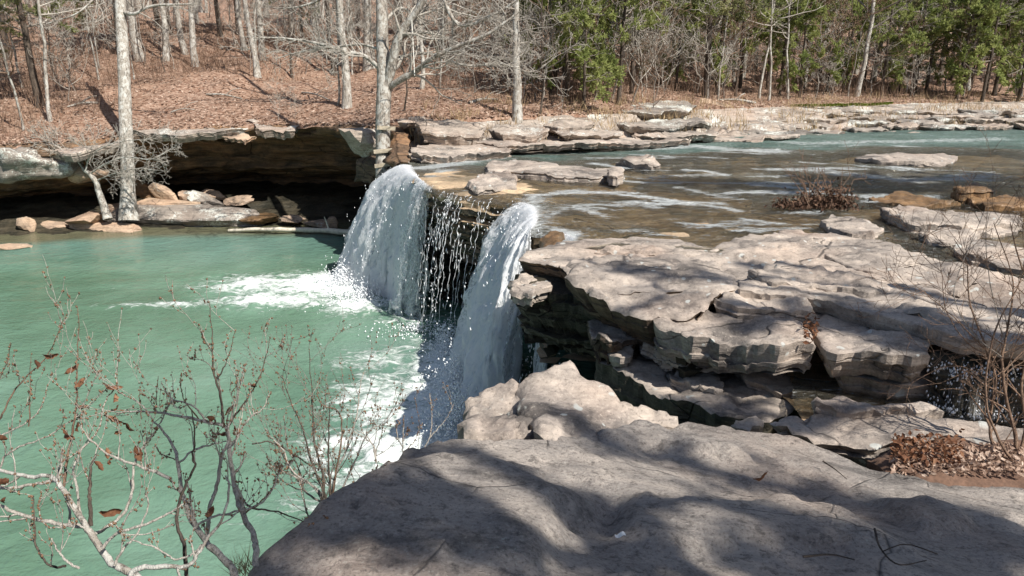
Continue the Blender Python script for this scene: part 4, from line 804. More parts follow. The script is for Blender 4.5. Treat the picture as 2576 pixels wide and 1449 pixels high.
# small brown pool right of the lowest slab, puddles on the pavement
def puddle(pts, z, label):
    P = resample(np.array([W(u, v, z) for u, v in pts]), .05); P[:, :2] += np.stack([n2(P[:, 0], P[:, 1], 3, 3, 5), n2(P[:, 0], P[:, 1], 3, 3, 6)], 1)*.04
    if .5*np.sum(P[:, 0]*np.roll(P[:, 1], -1)-P[:, 1]*np.roll(P[:, 0], -1)) < 0: P = P[::-1]
    vs, _, fa, *_ = delaunay_2d_cdt([Vector(p[:2]) for p in P], [(i, (i+1) % len(P)) for i in range(len(P))], [], 1, 1e-6)
    acc = Acc(); acc.add([(p.x, p.y, z) for p in vs], [f[:] for f in fa if len(f) == 3]); me = acc.mesh('puddle', m_stream); n = len(me.vertices)
    setattr_f(me, 'foam', np.zeros(n)); setattr_f(me, 'deep', np.full(n, .12)); link('puddle_water', me, kind='structure')
puddle([(1990, 930), (2100, 900), (2300, 900), (2420, 950), (2420, 1060), (2250, 1060), (2080, 1040), (1990, 1030)], -.47, '')
acc = Acc(); p = [W(1950, 940, -.54), W(2500, 900, -.54), W(2760, 900, -.54), W(2760, 1080, -.54), W(1950, 1080, -.54)]; c = np.mean(p, 0)
gx, gy = np.meshgrid(np.linspace(2.6, 7.5, 60), np.linspace(4.4, 8.0, 50), indexing='ij'); acc.add(np.column_stack([gx.ravel(), gy.ravel(), -.56+n2(gx.ravel(), gy.ravel(), 1.2, 4, 5)*.08]), gridfaces(60, 50)); link('small_pool_bed', acc.mesh('small_pool_bed', m_bed), kind='structure')
puddle([(1470, 622), (1540, 610), (1650, 612), (1780, 622), (1900, 630), (1760, 642), (1600, 640)], .125, '')
puddle([(2090, 640), (2150, 624), (2260, 632), (2360, 668), (2260, 672), (2150, 662)], .135, '')
# ---------------------------------------------------------------- trees
def unit(v): return v/(np.linalg.norm(v)+1e-9)
def grow(acc, p, d, L, r, lvl, rs, up=.12, wig=.22, kids=(5, 4, 3), split=(.35, 1.0), sides=(6, 5, 3, 3), ratio=.52, ang=.85, mi=0, rmin=.0025, tips=None):
    n = 5 if lvl > 0 else 4
    pts = [p]; dd = unit(d); 
    for k in range(n):
        dd = unit(dd+rs.normal(size=3)*wig+np.array([0, 0, up])); pts.append(pts[-1]+dd*L/n)
    pts = np.array(pts); rad = np.maximum(np.linspace(r, r*.32, n+1), rmin)
    tube(acc, pts, rad, sides[min(len(sides)-1, 3-lvl)] if lvl < 4 else 6, mi, cap=False)
    if tips is not None and lvl <= 1: tips.append(pts)
    if lvl > 0:
        K = kids[min(len(kids)-1, 3-lvl)] if lvl < 4 else kids[0]
        for k in range(K):
            f = split[0]+(split[1]-split[0])*(k+rs.uniform(.2, .8))/K; i = min(n-1, int(f*n)); q = pts[i]+(pts[i+1]-pts[i])*(f*n-i)
            t = unit(pts[i+1]-pts[i]); s = unit(np.cross(t, rs.normal(size=3))); a = ang*rs.uniform(.6, 1.25)
            nd = t*math.cos(a)+s*math.sin(a)
            grow(acc, q, nd, L*ratio*rs.uniform(.7, 1.25)*(1.25-.5*f), max(rmin, r*(1-.6*f)*.55), lvl-1, rs, up, wig, kids, split, sides, ratio, ang, mi, rmin, tips)
def trunk_pts(h, r, rs, lean=(0, 0), bend=.15, n=16):
    z = np.linspace(-.25, h, n); w = np.cumsum(rs.normal(size=(n, 2))*bend*h/n, 0); w -= w[0]
    P = np.column_stack([lean[0]*z+w[:, 0]*.5, lean[1]*z+w[:, 1]*.5, z]); rr = r*(1-.80*(z-z[0])/(h+.25)); rr[0] *= 1.45; rr[1] *= 1.08
    return P, rr
def proto_bare(seed, h, r, b0, nb, bl, lvl, mats, lean=(0, 0), bend=.12, sides=8, ang=1.0, ratio=.52, kids=(5, 4, 3), up=.12, rmin=.004):
    rs = np.random.RandomState(seed); P, rr = trunk_pts(h, r, rs, lean, bend)
    t = Acc(); tube(t, P, rr*.82, sides, cap=False); c = Acc()
    for k in range(nb):
        f = rs.uniform(b0/h, .98)**(1.0); i = f*(len(P)-1); j = min(len(P)-2, int(i)); q = P[j]+(P[j+1]-P[j])*(i-j)
        a = rs.uniform(0, 2*math.pi); d = np.array([math.cos(a), math.sin(a), rs.uniform(-.05, .7)])
        rb_ = np.interp(i, np.arange(len(P)), rr); grow(c, q, d, bl*(1.15-f*.7)*rs.uniform(.5, 1.2), min(rb_*.55, max(.012, bl*.016)), lvl, rs, up, .2, kids, ratio=ratio, ang=ang, rmin=rmin)
    return t.mesh('trunk', mats[0]), c.mesh('crown', mats[1])
BARE = {
 'tall': [proto_bare(1, 17, .20, 4.2, 16, 4.2, 2, (m_bark_pale, m_twig)), proto_bare(2, 16, .16, 3.4, 16, 3.6, 2, (m_bark_pale, m_twig_grey), (.02, 0)), proto_bare(3, 18, .22, 5, 14, 4.5, 2, (m_bark, m_twig_grey), (-.02, 0)), proto_bare(4, 15, .13, 2.6, 18, 3.0, 2, (m_bark_dark, m_twig_grey), (.03, .02))],
 'thin': [proto_bare(11, 8, .055, 1.6, 16, 2.0, 2, (m_bark, m_twig), (.03, 0), .25, 5), proto_bare(12, 7, .045, 1.3, 18, 1.8, 2, (m_bark_dark, m_twig_grey), (-.04, 0), .3, 5), proto_bare(13, 9, .07, 2, 18, 2.2, 2, (m_bark_pale, m_twig), (.0, 0), .2, 5), proto_bare(14, 7.5, .05, 1.0, 22, 1.9, 2, (m_bark, m_twig_brown), (.05, 0), .3, 5)],
 'sap': [proto_bare(21, 3.6, .03, .5, 16, 1.3, 2, (m_twig, m_twig), (.05, 0), .5, 5, .9, .6, (4, 4, 3), rmin=.006), proto_bare(22, 3.0, .028, .4, 16, 1.2, 2, (m_twig_grey, m_twig), (-.08, 0), .6, 5, .8, .6, rmin=.006), proto_bare(23, 4.4, .035, .8, 18, 1.5, 2, (m_twig_grey, m_twig_brown), (.0, 0), .4, 5, .9, .58, rmin=.006)]}
def cedar_proto(seed, h, r, b0, spread, mat, dens=1.0, sz=.88, per=13):
    rs = np.random.RandomState(seed); P, rr = trunk_pts(h, r, rs, (rs.uniform(-.03, .03), 0), .08)
    t = Acc(); tube(t, P, rr, 8, cap=False); c = Acc(); fv = []; 
    nb = int((h-b0)*8.5*dens)
    for k in range(nb):
        f = rs.uniform(b0/h, .99); i = f*(len(P)-1); j = min(len(P)-2, int(i)); q = P[j]+(P[j+1]-P[j])*(i-j); a = rs.uniform(0, 2*math.pi)
        L = spread*(1.05-((f-b0/h)/(1-b0/h))**1.3*.85)*rs.uniform(.45, 1.15); d = np.array([math.cos(a), math.sin(a), rs.uniform(-.15, .35)])
        tips = []; grow(c, q, d, L, .006+.012*L, 2, rs, .03, .16, (5, 3), ratio=.5, ang=.8, rmin=.004, tips=tips, mi=1)
        if rs.rand() < .34: continue
        for T_ in tips:
            m = int(np.linalg.norm(T_[-1]-T_[0])*22*per/3)+2; u_ = rs.uniform(.15, 1.05, m)*(len(T_)-1); u_ = np.minimum(u_, len(T_)-1.001); i0 = u_.astype(int)
            C = T_[i0]+(T_[i0+1]-T_[i0])*(u_-i0)[:, None]; dr = (T_[i0+1]-T_[i0]); dr /= np.linalg.norm(dr, axis=1)[:, None]+1e-9
            dr = dr+rs.normal(size=dr.shape)*.55+np.array([0, 0, .15]); dr /= np.linalg.norm(dr, axis=1)[:, None]
            sd = np.cross(dr, rs.normal(size=dr.shape)); sd /= np.linalg.norm(sd, axis=1)[:, None]; ln = sz*rs.uniform(.09, .20, m)[:, None]; wd = ln*.20
            C = C+rs.normal(size=C.shape)*.03
            fv.append(np.stack([C-sd*wd*.4, C+dr*ln*.5+sd*wd, C+dr*ln, C+dr*ln*.45-sd*wd], 1).reshape(-1, 3))
    V = np.concatenate(fv); c.add(V, np.arange(len(V)).reshape(-1, 4)); return t.mesh('trunk', m_bark_dark), c.mesh('crown', [mat, m_twig_grey], smooth=False)
CEDAR = [cedar_proto(31, 7.0, .10, 2.1, 2.1, m_cedar), cedar_proto(32, 8, .12, 2.3, 2.4, m_cedar_dull, 1.0), cedar_proto(33, 4.6, .07, 1.15, 1.5, m_cedar, 1.2), cedar_proto(34, 9.5, .16, 3.1, 2.8, m_cedar_dull, .9)]

def G(u, v):
    d = ray(u, v); t = np.linspace(18, 200, 3000); P = np.array([0, 0, CAMZ])+d*t[:, None]; h = H(P[:, 0], P[:, 1]); ok = (P[:, 2] < h) & (P[:, 1] > yb(P[:, 0]))
    i = np.argmax(ok) if ok.any() else 400; return P[i]
def put(name, pr, p, rz, sc, label, cat='tree', group=None, tilt=(0, 0), zs=1.):
    e = empty(name, (float(p[0]), float(p[1]), float(p[2])), label, cat, group, rz); e.scale = (sc, sc, sc*zs); e.rotation_euler = (tilt[0], tilt[1], rz)
    link('trunk', pr[0], e); link('crown', pr[1], e); return e
taken = []
def region(u):
    return 'left of the tall shore tree' if u < 310 else 'between shore tree and laddered tree' if u < 960 else 'right of the laddered tree' if u < 1300 else 'left of the whitish outcrop' if u < 1600 else 'behind the whitish outcrop' if u < 1860 else 'above the middle terrace' if u < 2230 else 'at the far right'
def put_uv(name, pr, u, v, rz, sc, label, tilt=(0, 0), **k):
    p = G(u, v); taken.append(p); p = p+np.array([0, 0, -.03]); return put(name, pr, p, rz, sc, label, tilt=tilt, **k)
B = BARE
put_uv('oak_tree', B['tall'][0], 352, 152, .5, 1.25, 'thickest pale trunk on the upper slope behind the tall left tree', tilt=(0, -.05))
put_uv('oak_tree', B['tall'][0], 418, 154, 2.5, .85, 'straight pale trunk on the upper slope, second right of the tall left tree')
put_uv('oak_tree', B['tall'][1], 468, 136, 1.5, 1.1, 'pale trunk leaning slightly left, third right of the tall left tree on the upper slope', tilt=(0, -.03))
put_uv('oak_tree', B['tall'][1], 617, 128, .2, .95, 'lone slim pale trunk at the top of the open leafy slope')
put_uv('oak_tree', B['tall'][0], 648, 196, 4., .8, 'banded grey trunk standing left of the laddered tree, half way up the leafy slope')
put_uv('oak_tree', B['tall'][2], 660, 150, 3., .85, 'darker trunk directly behind the banded grey trunk on the slope', tilt=(0, .03))
put_uv('oak_tree', B['tall'][0], 872, 272, 3.3, .92, 'stout grey trunk just left of the laddered tree, at the back of the cliff corner', tilt=(0, -.03))
put_uv('thin_tree', B['thin'][0], 846, 264, 1.3, 1., 'pair-stemmed thin pale tree left of the stout grey trunk')
put_uv('thin_tree', B['thin'][1], 1013, 280, 1.0, .9, 'thin dark stem right behind the laddered tree')
put_uv('oak_tree', B['tall'][1], 1060, 223, 4.3, .62, 'short-looking pale trunk right of the laddered tree, on the leafy bank')
put_uv('thin_tree', B['thin'][2], 1108, 222, .3, .7, 'slim pale pole tree in the leafy bank, second right of the laddered tree')
put_uv('thin_tree', B['thin'][1], 1355, 290, 2.3, 1., 'thin dark stem right of the pale stripped cedar trunk')
put_uv('thin_tree', B['thin'][3], 60, 330, 2.0, 1.1, 'dark crooked young tree at the far left, on the cliff top')
put_uv('thin_tree', B['thin'][2], 128, 306, .9, 1.2, 'thin white-barked tree at the far left, in front of a dark cedar')
put_uv('cedar_tree', CEDAR[3], 102, 268, 0.4, .9, 'dark cedar trunk behind the thin white-barked tree at the far left')
put_uv('cedar_tree', CEDAR[1], 300, 130, 1.4, 1.0, 'cedar whose green boughs show behind the top of the tall left tree')
put_uv('cedar_tree', CEDAR[3], 555, 92, 1.2, .9, 'dark evergreen deep in the wood above the open slope, left one of two')
put_uv('cedar_tree', CEDAR[3], 600, 88, 2.2, .8, 'dark evergreen deep in the wood above the open slope, right one of two')
put_uv('cedar_tree', CEDAR[2], 1467, 274, 0., .95, 'small bright green cedar, the front one of the clump right of the pale stripped trunk', tilt=(0, .03))
put_uv('cedar_tree', CEDAR[0], 1556, 264, 2., .9, 'bright green cedar behind the front one, over the gap between the bank slabs')
put_uv('cedar_tree', CEDAR[0], 1590, 238, 4., 1.0, 'taller green cedar with a dark trunk, left of the big whitish outcrop')
put_uv('cedar_tree', CEDAR[2], 1385, 240, 5., 1.1, 'small green cedar standing behind the pale stripped trunk')
put_uv('cedar_tree', CEDAR[1], 1690, 190, 3., 1.0, 'yellowish cedar deep behind the big whitish outcrop')
put_uv('cedar_tree', CEDAR[3], 1775, 246, 1., .95, 'big dark-trunked cedar, left of the pair right of the tilted block')
put_uv('cedar_tree', CEDAR[3], 1803, 240, 4., .85, 'big dark-trunked cedar, right of the pair right of the tilted block')
for k, (u, v, c, sc) in enumerate([(1425, 255, 2, 1.15), (1395, 225, 0, .95), (1530, 235, 2, 1.2), (1480, 215, 0, 1.), (1640, 225, 0, 1.), (1700, 232, 2, 1.2), (1930, 225, 0, .9), (2080, 228, 2, 1.3), (2300, 235, 2, 1.3), (1850, 244, 2, 1.2), (2010, 246, 2, 1.15), (2215, 246, 0, .9), (2405, 250, 0, 1.), (2470, 258, 2, 1.4), (2560, 262, 2, 1.5), (1860, 222, 0, 1.), (1960, 238, 0, .9), (2060, 205, 1, 1.), (2130, 225, 0, 1.05), (2230, 200, 1, 1.1), (2290, 245, 2, 1.2), (2360, 215, 3, 1.0), (2420, 235, 1, .9), (2500, 240, 0, 1.2), (2560, 225, 1, 1.1), (2600, 255, 1, .8), (2460, 190, 3, 1.1), (1980, 160, 3, 1.), (1500, 150, 3, .9), (1330, 150, 1, 1.), (1240, 130, 1, .9), (2200, 140, 3, 1.0), (2330, 150, 3, 1.1), (760, 100, 1, .8), (20, 150, 1, 1.1), (1900, 180, 1, 1.1), (2020, 225, 2, 1.2), (2170, 228, 0, .9), (2260, 230, 1, .9), (2330, 235, 0, 1.), (2390, 200, 0, 1.2), (2440, 215, 0, 1.1), (2530, 200, 3, 1.1), (2580, 190, 0, 1.2), (2480, 232, 2, 1.3), (2100, 180, 3, 1.), (1740, 170, 0, 1.1), (1420, 190, 0, .9), (1660, 210, 2, 1.1), (1530, 200, 1, .9), (900, 60, 3, 1.1), (1120, 80, 3, 1.1), (400, 70, 3, 1.), (2640, 200, 3, 1.1), (-60, 250, 1, 1.), (1640, 130, 3, 1.)]):
    put_uv('cedar_tree', CEDAR[c], u, v, k*1.7, sc, ('short full green cedar' if c == 2 else 'tall olive cedar' if c == 3 else 'bushy olive cedar' if c == 1 else 'bright green cedar')+(' at the front edge of the wood' if v > 240 else ' in the second row of the wood' if v > 195 else ' deep in the wood')+', '+region(u), group='cedars in the wood')
rs = np.random.RandomState(8)
def scatter(n, protos, umin, umax, tmin, tmax, scs, name, label, group, mind=1.0, cond=None):
    c = 0; tries = 0
    while c < n and tries < n*40:
        tries += 1; u = rs.uniform(umin, umax); t = tmin+(tmax-tmin)*rs.rand()**1.2
        x = (u-1288)/K*t*1.03; y = t; 
        if y < yb(x)+1.0: continue
        if cond is not None and not cond(u, x, y): continue
        p = np.array([x, y, H1(x, y)])
        if any((p[0]-q[0])**2+(p[1]-q[1])**2 < mind**2 for q in taken): continue
        taken.append(p); c += 1; pr = protos[rs.randint(len(protos))]
        put(name, pr, p-np.array([0, 0, .05]), rs.uniform(0, 6.28), rs.uniform(*scs), label+', '+region(u), group=group+' '+region(u), tilt=(rs.normal()*.03, rs.normal()*.04))
openslope = lambda u, x, y: not (-16 < x < -2.2 and y < 38 and y-yb(x) < 9.5)
scatter(78, B['tall'], -150, 2750, 36, 62, (.55, 1.15), 'oak_tree', 'bare grey hardwood trunk in the front of the wood', 'bare hardwoods of the wood', 1.3, openslope)
scatter(200, B['tall'], -250, 2850, 60, 120, (.7, 1.4), 'oak_tree', 'bare hardwood deep in the wood', 'bare hardwoods deep in the wood', 1.2)
scatter(120, B['thin'], -150, 2750, 31, 60, (.7, 1.2), 'thin_tree', 'thin bare young tree in the front understory', 'thin young trees of the far wood', .7, openslope)
scatter(55, B['thin'], -150, 2750, 55, 85, (.8, 1.4), 'thin_tree', 'thin bare tree far back in the wood', 'thin trees far back in the wood', .7)
scatter(55, B['sap'], 1250, 2700, 27, 44, (1.0, 1.7), 'sapling', 'tall white-twigged sapling among cedars', 'white-twigged saplings among the cedars', .5)
scatter(170, B['sap'], -100, 2700, 28, 52, (.6, 1.2), 'sapling', 'pale low twiggy sapling', 'twiggy saplings of the far wood', .5, openslope)
for k, (u, v, sc, lb) in enumerate([(700, 305, .42, 'little multi-stemmed sapling on the cliff lip, above the dark cave corner'), (740, 300, .4, 'second little sapling on the cliff lip, right of the multi-stemmed one'), (1640, 296, .75, 'white-twigged sapling in front of the big whitish outcrop'), (1720, 345, .35, 'tiny brown bush rooted at the water line below the whitish outcrop'), (2115, 190, .8, 'pale dead-leaved sapling before the dark cedars on the right'), (1990, 205, .9, 'twiggy white sapling between the cedars right of the dark-trunked pair')]):
    put_uv('sapling', B['sap'][k % 3], u, v, k*1.1, sc, lb)

for k, (u, v, du, dv, r0, lb) in enumerate([(520, 240, 90, 12, .05, 'fallen grey limb lying in the leaves, middle of the open slope'), (250, 262, -80, 10, .06, 'fallen limb in the leaves left of the tall shore tree'), (760, 235, 70, 20, .04, 'fallen stick in the leaves below the banded grey trunk'), (1180, 262, 70, -8, .06, 'short log in the leaves right of the laddered tree'), (1900, 262, -90, -8, .07, 'rotting log at the wood edge above the terrace'), (430, 285, 60, -6, .035, 'thin stick in the leaves just above the cliff cap rock')]):
    a_, b_ = G(u, v), G(u+du, v+dv); Q = smooth_path([a_+[0, 0, .04], (a_+b_)/2+[0, 0, .12], b_+[0, 0, .05]], 12); m_ = Acc(); tube(m_, Q, np.linspace(r0, r0*.5, 12), 6); tube(m_, smooth_path([Q[6], Q[6]+[.25, .1, .2], Q[6]+[.45, .3, .25]], 5), r0*.35, 4)
    link('fallen_limb', m_.mesh('fallen_limb', m_bark), None, lb, 'branch')
# the pale stripped cedar trunk on the far bank
p = G(1301, 301); e = empty('cedar_tree', tuple(p), 'pale stripped cedar trunk standing alone at the edge of the far bank, dead boughs above', 'tree')
rs2 = np.random.RandomState(4); z = np.linspace(-.1, 4.4, 14); Pt = np.column_stack([np.cumsum(rs2.normal(size=14)*.02), np.zeros(14), z]); t = Acc(); tube(t, Pt, np.interp(z, [0, .5, 2.3, 4.4], [.20, .155, .12, .07]), 9)
link('trunk', t.mesh('trunk', m_bark_pale), e); c = Acc()
for k in range(16):
    a = rs2.uniform(0, 6.28); grow(c, Pt[6+k % 8]*1.0, np.array([math.cos(a), math.sin(a)*.6, .1]), rs2.uniform(.7, 1.7), .02, 2, rs2, .05, .25, rmin=.005)
link('crown', c.mesh('crown', m_twig), e)

# ---- traced trees: limbs through photo directions at a real distance
def traced(pts, n): return smooth_path([D(u, v, t) for u, v, t in pts], n)
def limbtree(root_name, base, label, trunk, rtr, mat, limbs, twigmat, seed, kids=16, bl=1.3, sub=2, rmin=.004, sides=12, up=.03):
    rs = np.random.RandomState(seed); e = empty(root_name, tuple(base), label, 'tree'); b = np.array(base)
    P = smooth_path(trunk, 34); rr = np.interp(np.linspace(0, 1, 34), np.linspace(0, 1, len(rtr)), rtr)*(1+.05*pn(np.column_stack([np.arange(34)*.7, np.zeros(34), np.zeros(34)])))
    t = Acc(); V = tube(t, P-b, rr, sides); link('trunk', t.mesh('trunk', mat), e)
    tw = Acc()
    for (pts, r0, r1, nk, L) in limbs:
        Q = smooth_path(pts, 22); Q = Q+np.cumsum(rs.normal(size=Q.shape)*.012*r0*8, 0)*np.linspace(0, 1, 22)[:, None]
        a = Acc(); tube(a, Q-b, np.linspace(r0, r1, 22)*(1+.08*rs.normal(size=22)), 8); link('limb', a.mesh('limb', mat), e)
        for k in range(nk):
            f = rs.uniform(.12, 1.)*20.9; i = int(f); q = Q[i]+(Q[i+1]-Q[i])*(f-i); tt = unit(Q[i+1]-Q[i]); s = unit(np.cross(tt, rs.normal(size=3))); s[1] *= .7
            a_ = rs.uniform(.4, 1.1); grow(tw, q-b, tt*math.cos(a_)+s*math.sin(a_), L*rs.uniform(.5, 1.2)*(1.15-.5*f/21), max(rmin*1.4, (r0+(r1-r0)*f/21)*.42), sub, rs, up, .24, (5, 4, 3), ratio=.55, ang=.8, rmin=rmin)
    link('twigs', tw.mesh('twigs', twigmat), e, kind='stuff'); return e
t0 = 20.6
c0 = D(965, 470, t0); base = np.array([c0[0], c0[1], -2.6])
LT = limbtree('laddered_tree', base, 'big forked grey tree right of the cave, wooden ladder steps nailed to its trunk', [base, c0, D(964, 380, t0), D(963, 300, t0), D(967, 200, t0), D(962, 110, t0), D(960, 0, t0), D(950, -160, t0+.3), D(930, -420, t0+.8)],
    [.28, .22, .20, .20, .21, .17, .155, .13, .04], m_bark,
    [([D(970, 232, t0), D(985, 170, t0-.2), D(1005, 90, t0-.4), D(1050, 30, t0-.6), D(1095, -60, t0-.9), D(1150, -260, t0-1.2)], .15, .05, 12, 1.6),
     ([D(975, 222, t0), D(1010, 200, t0-.3), D(1050, 178, t0-.5), D(1085, 150, t0-.8), D(1150, 120, t0-1.0), D(1230, 90, t0-1.2), D(1300, 40, t0-1.3)], .105, .025, 16, 1.5),
     ([D(980, 175, t0), D(1010, 145, t0+.3), D(1080, 135, t0+.5), D(1170, 165, t0+.6), D(1260, 160, t0+.6), D(1340, 180, t0+.6), D(1400, 140, t0+.4)], .06, .012, 26, 1.2),
     ([D(1000, 100, t0), D(1050, 80, t0+.2), D(1120, 95, t0+.3), D(1200, 130, t0), D(1300, 175, t0-.3)], .055, .012, 22, 1.1),
     ([D(955, 172, t0), D(915, 140, t0-.3), D(860, 128, t0-.5), D(800, 108, t0-.7), D(720, 95, t0-.9), D(640, 90, t0-1.1)], .065, .014, 26, 1.2),
     ([D(955, 125, t0), D(910, 112, t0+.2), D(850, 118, t0+.4), D(760, 130, t0+.5), D(690, 150, t0+.5)], .04, .01, 18, 1.0),
     ([D(1095, -60, t0-.9), D(1150, 60, t0-1.), D(1240, 40, t0-1.2), D(1330, -20, t0-1.4)], .06, .02, 14, 1.3),
     ([D(955, -60, t0), D(880, -40, t0), D(780, 10, t0+.2), D(700, 20, t0+.3)], .06, .015, 18, 1.3),
     ([D(962, 60, t0), D(1010, 20, t0+.5), D(1080, 50, t0+.9), D(1150, 30, t0+1.1)], .05, .012, 12, 1.1)], m_twig, 6, rmin=.0055)
bL = np.array(LT.location)
for k, (v, tl, w_) in enumerate([(322, -.06, .5), (380, .08, .58), (415, .12, .52), (446, .16, .46)]):
    c = D(967 if k else 972, v, t0-.26); bm_ = Acc(); hx, hy, hz_ = w_/2, .03, .05
    V = np.array([[sx*hx, sy*hy, sz_*hz_] for sx in (-1, 1) for sy in (-1, 1) for sz_ in (-1, 1)])+rs.normal(size=(8, 3))*.006
    V = V@np.array(Matrix.Rotation(-tl, 3, 'Y')).T; bm_.add(V+c-bL, [[0, 1, 3, 2], [4, 6, 7, 5], [0, 4, 5, 1], [2, 3, 7, 6], [0, 2, 6, 4], [1, 5, 7, 3]]); link('ladder_step', bm_.mesh('ladder_step', m_wood, smooth=False), LT)
Q = smooth_path([D(1036, 52, t0-.6), D(1039, 110, t0-.6), D(1041, 150, t0-.6), D(1043, 190, t0-.6)], 14); a = Acc(); tube(a, Q, .014, 6); link('swing_rope', a.mesh('swing_rope', m_rope), None, 'white rope hanging from a limb of the laddered tree', 'rope')
t1 = 25.9
c0 = W(325, 556, -2.7); t1 = c0[1]/(ray(325, 556)[1])
limbtree('tall_shore_tree', c0, 'tall straight pale-barked tree rising from the boulders at the far left shore of the pool', [c0, D(322, 480, t1), D(321, 400, t1), D(316, 300, t1), D(313, 200, t1), D(308, 100, t1), D(303, 0, t1), D(300, -150, t1), D(300, -350, t1)],
    [.34, .235, .225, .215, .20, .19, .18, .15, .05], m_bark_pale,
    [([D(306, 30, t1), D(340, 35, t1-.3), D(380, 15, t1-.4), D(450, 10, t1-.6), D(490, 5, t1-.6)], .07, .02, 12, 1.2), ([D(300, -60, t1), D(260, -30, t1), D(200, 30, t1-.3), D(120, 60, t1-.3)], .05, .015, 20, 1.3), ([D(300, -200, t1), D(200, -240, t1), D(80, -320, t1)], .09, .02, 10, 2.), ([D(300, -200, t1), D(420, -280, t1), D(520, -400, t1)], .09, .02, 10, 2.)], m_twig, 9, rmin=.006)
c0 = W(272, 552, -2.6); t2 = c0[1]/ray(272, 552)[1]
limbtree('leaning_tree', c0, 'small leaning tree with a fan of white twigs, left of the tall shore tree', [c0, D(262, 520, t2), D(248, 480, t2-.1), D(243, 460, t2-.2), D(228, 440, t2-.3), D(208, 425, t2-.4)], [.16, .12, .10, .095, .08, .05], m_bark_pale,
    [([D(212, 428, t2-.4), D(190, 400, t2-.5), D(150, 370, t2-.7), D(110, 355, t2-.8)], .035, .01, 16, 1.0), ([D(225, 438, t2-.3), D(270, 410, t2-.7), D(320, 395, t2-1.), D(380, 400, t2-1.3), D(440, 370, t2-1.4)], .035, .01, 22, .9), ([D(215, 430, t2-.4), D(230, 390, t2-.6), D(290, 360, t2-.9), D(380, 350, t2-1.2)], .03, .008, 20, .9), ([D(240, 455, t2-.2), D(280, 440, t2-.6), D(340, 425, t2-1.), D(410, 430, t2-1.2)], .028, .008, 20, .8)], m_twig, 12, rmin=.006)

# ---- trees standing behind and to the right of the viewpoint; their shadows cross the rock and the stream
SH = np.array([SUN[0]/SUN[2], SUN[1]/SUN[2], 1.])
def over(u, v, z, h): return W(u, v, z)+SH*h
def shade_tree(label, base, top, limbs, seed, tr=(.24, .20, .16, .10), nk=5, bl=1.):
    rs = np.random.RandomState(seed); e = empty('pine_tree', tuple(base), label, 'tree', 'trees behind the viewpoint'); b = np.array(base)
    P = smooth_path([base, base+(top-base)*.33, base+(top-base)*.66, top], 20); a = Acc(); tube(a, P-b, np.interp(np.linspace(0, 1, 20), np.linspace(0, 1, 4), tr), 10); link('trunk', a.mesh('trunk', m_bark_dark), e)
    fol = Acc(); lim = Acc()
    for pts, r0, dn in limbs:
        j = np.argmin(np.linalg.norm(P-pts[0], axis=1)); Q = smooth_path([P[j]]+list(pts), 30); tube(lim, Q-b, np.linspace(r0, r0*.4, 30), 6)
        s0 = 30//(len(pts))
        tips = []
        for k in range(int(len(pts)*nk)):
            i = rs.randint(s0, 29); grow(lim, Q[i]-b, unit(Q[min(29, i+1)]-Q[i-1])+rs.normal(size=3)*.35, rs.uniform(.25, .55)*bl, .018, 1, rs, .05, .25, (4,), ratio=.55, rmin=.006, tips=tips)
        fv = []
        for T_ in tips:
            m = int(16*dn); 
            if m < 1: continue
            u_ = rs.uniform(.1, len(T_)-1.01, m); i0 = u_.astype(int); C = T_[i0]+(T_[i0+1]-T_[i0])*(u_-i0)[:, None]+rs.normal(size=(m, 3))*.03
            dr = rs.normal(size=(m, 3)); dr /= np.linalg.norm(dr, axis=1)[:, None]; sd = np.cross(dr, rs.normal(size=(m, 3))); sd /= np.linalg.norm(sd, axis=1)[:, None]
            fv.append(np.stack([C, C+dr*.08+sd*.018, C+dr*.14, C+dr*.07-sd*.014], 1).reshape(-1, 3))
        if fv: V = np.concatenate(fv); fol.add(V, np.arange(len(V)).reshape(-1, 4))
    link('limbs', lim.mesh('limbs', m_bark_dark), e)
    if fol.n: link('needles', fol.mesh('needles', m_cedar_dull, smooth=False), e)
    return e
def gl(x, y): return np.array([x, y, -.05 if y > -4 else .5])
O_ = over
shade_tree('pine outside the picture at the near right, its boughs shading the near rock in bands', gl(7.2, -5.5), np.array([6.4, -4.6, 13.]),
  [([O_(1820, 1449, .65, 7.5), O_(1600, 1410, .65, 7.3), O_(1330, 1375, .7, 7.2), O_(1130, 1310, .7, 7.1), O_(930, 1320, .72, 7.), O_(760, 1390, .72, 6.9)], .10, .9),
   ([O_(1160, 1280, .68, 7.2), O_(1050, 1250, .68, 7.2), O_(900, 1265, .7, 7.1)], .05, .5),
   ([O_(2120, 1360, .6, 8.2), O_(1900, 1290, .5, 8.), O_(1700, 1260, .5, 7.9), O_(1500, 1290, .55, 7.8), O_(1380, 1230, .55, 7.7), O_(1260, 1175, .55, 7.6), O_(1090, 1135, .55, 7.5)], .09, .7),
   ([O_(2400, 1330, .3, 8.8), O_(2200, 1260, .3, 8.7), O_(2060, 1215, .3, 8.6), O_(1880, 1190, .3, 8.5), O_(1700, 1135, .3, 8.4), O_(1470, 1100, .3, 8.3)], .07, .6),
   ([O_(2560, 1440, .5, 8.2), O_(2380, 1370, .5, 8.2), O_(2240, 1400, .5, 8.1), O_(2050, 1440, .6, 8.)], .12, 1.3),
   ([O_(2700, 1400, .4, 8.5), O_(2540, 1340, .4, 8.4), O_(2420, 1400, .4, 8.3)], .12, 1.3),
   ([O_(2620, 1480, .5, 8.), O_(2450, 1450, .5, 8.), O_(2300, 1470, .5, 8.)], .12, 1.3)], 5, nk=4, bl=.8)
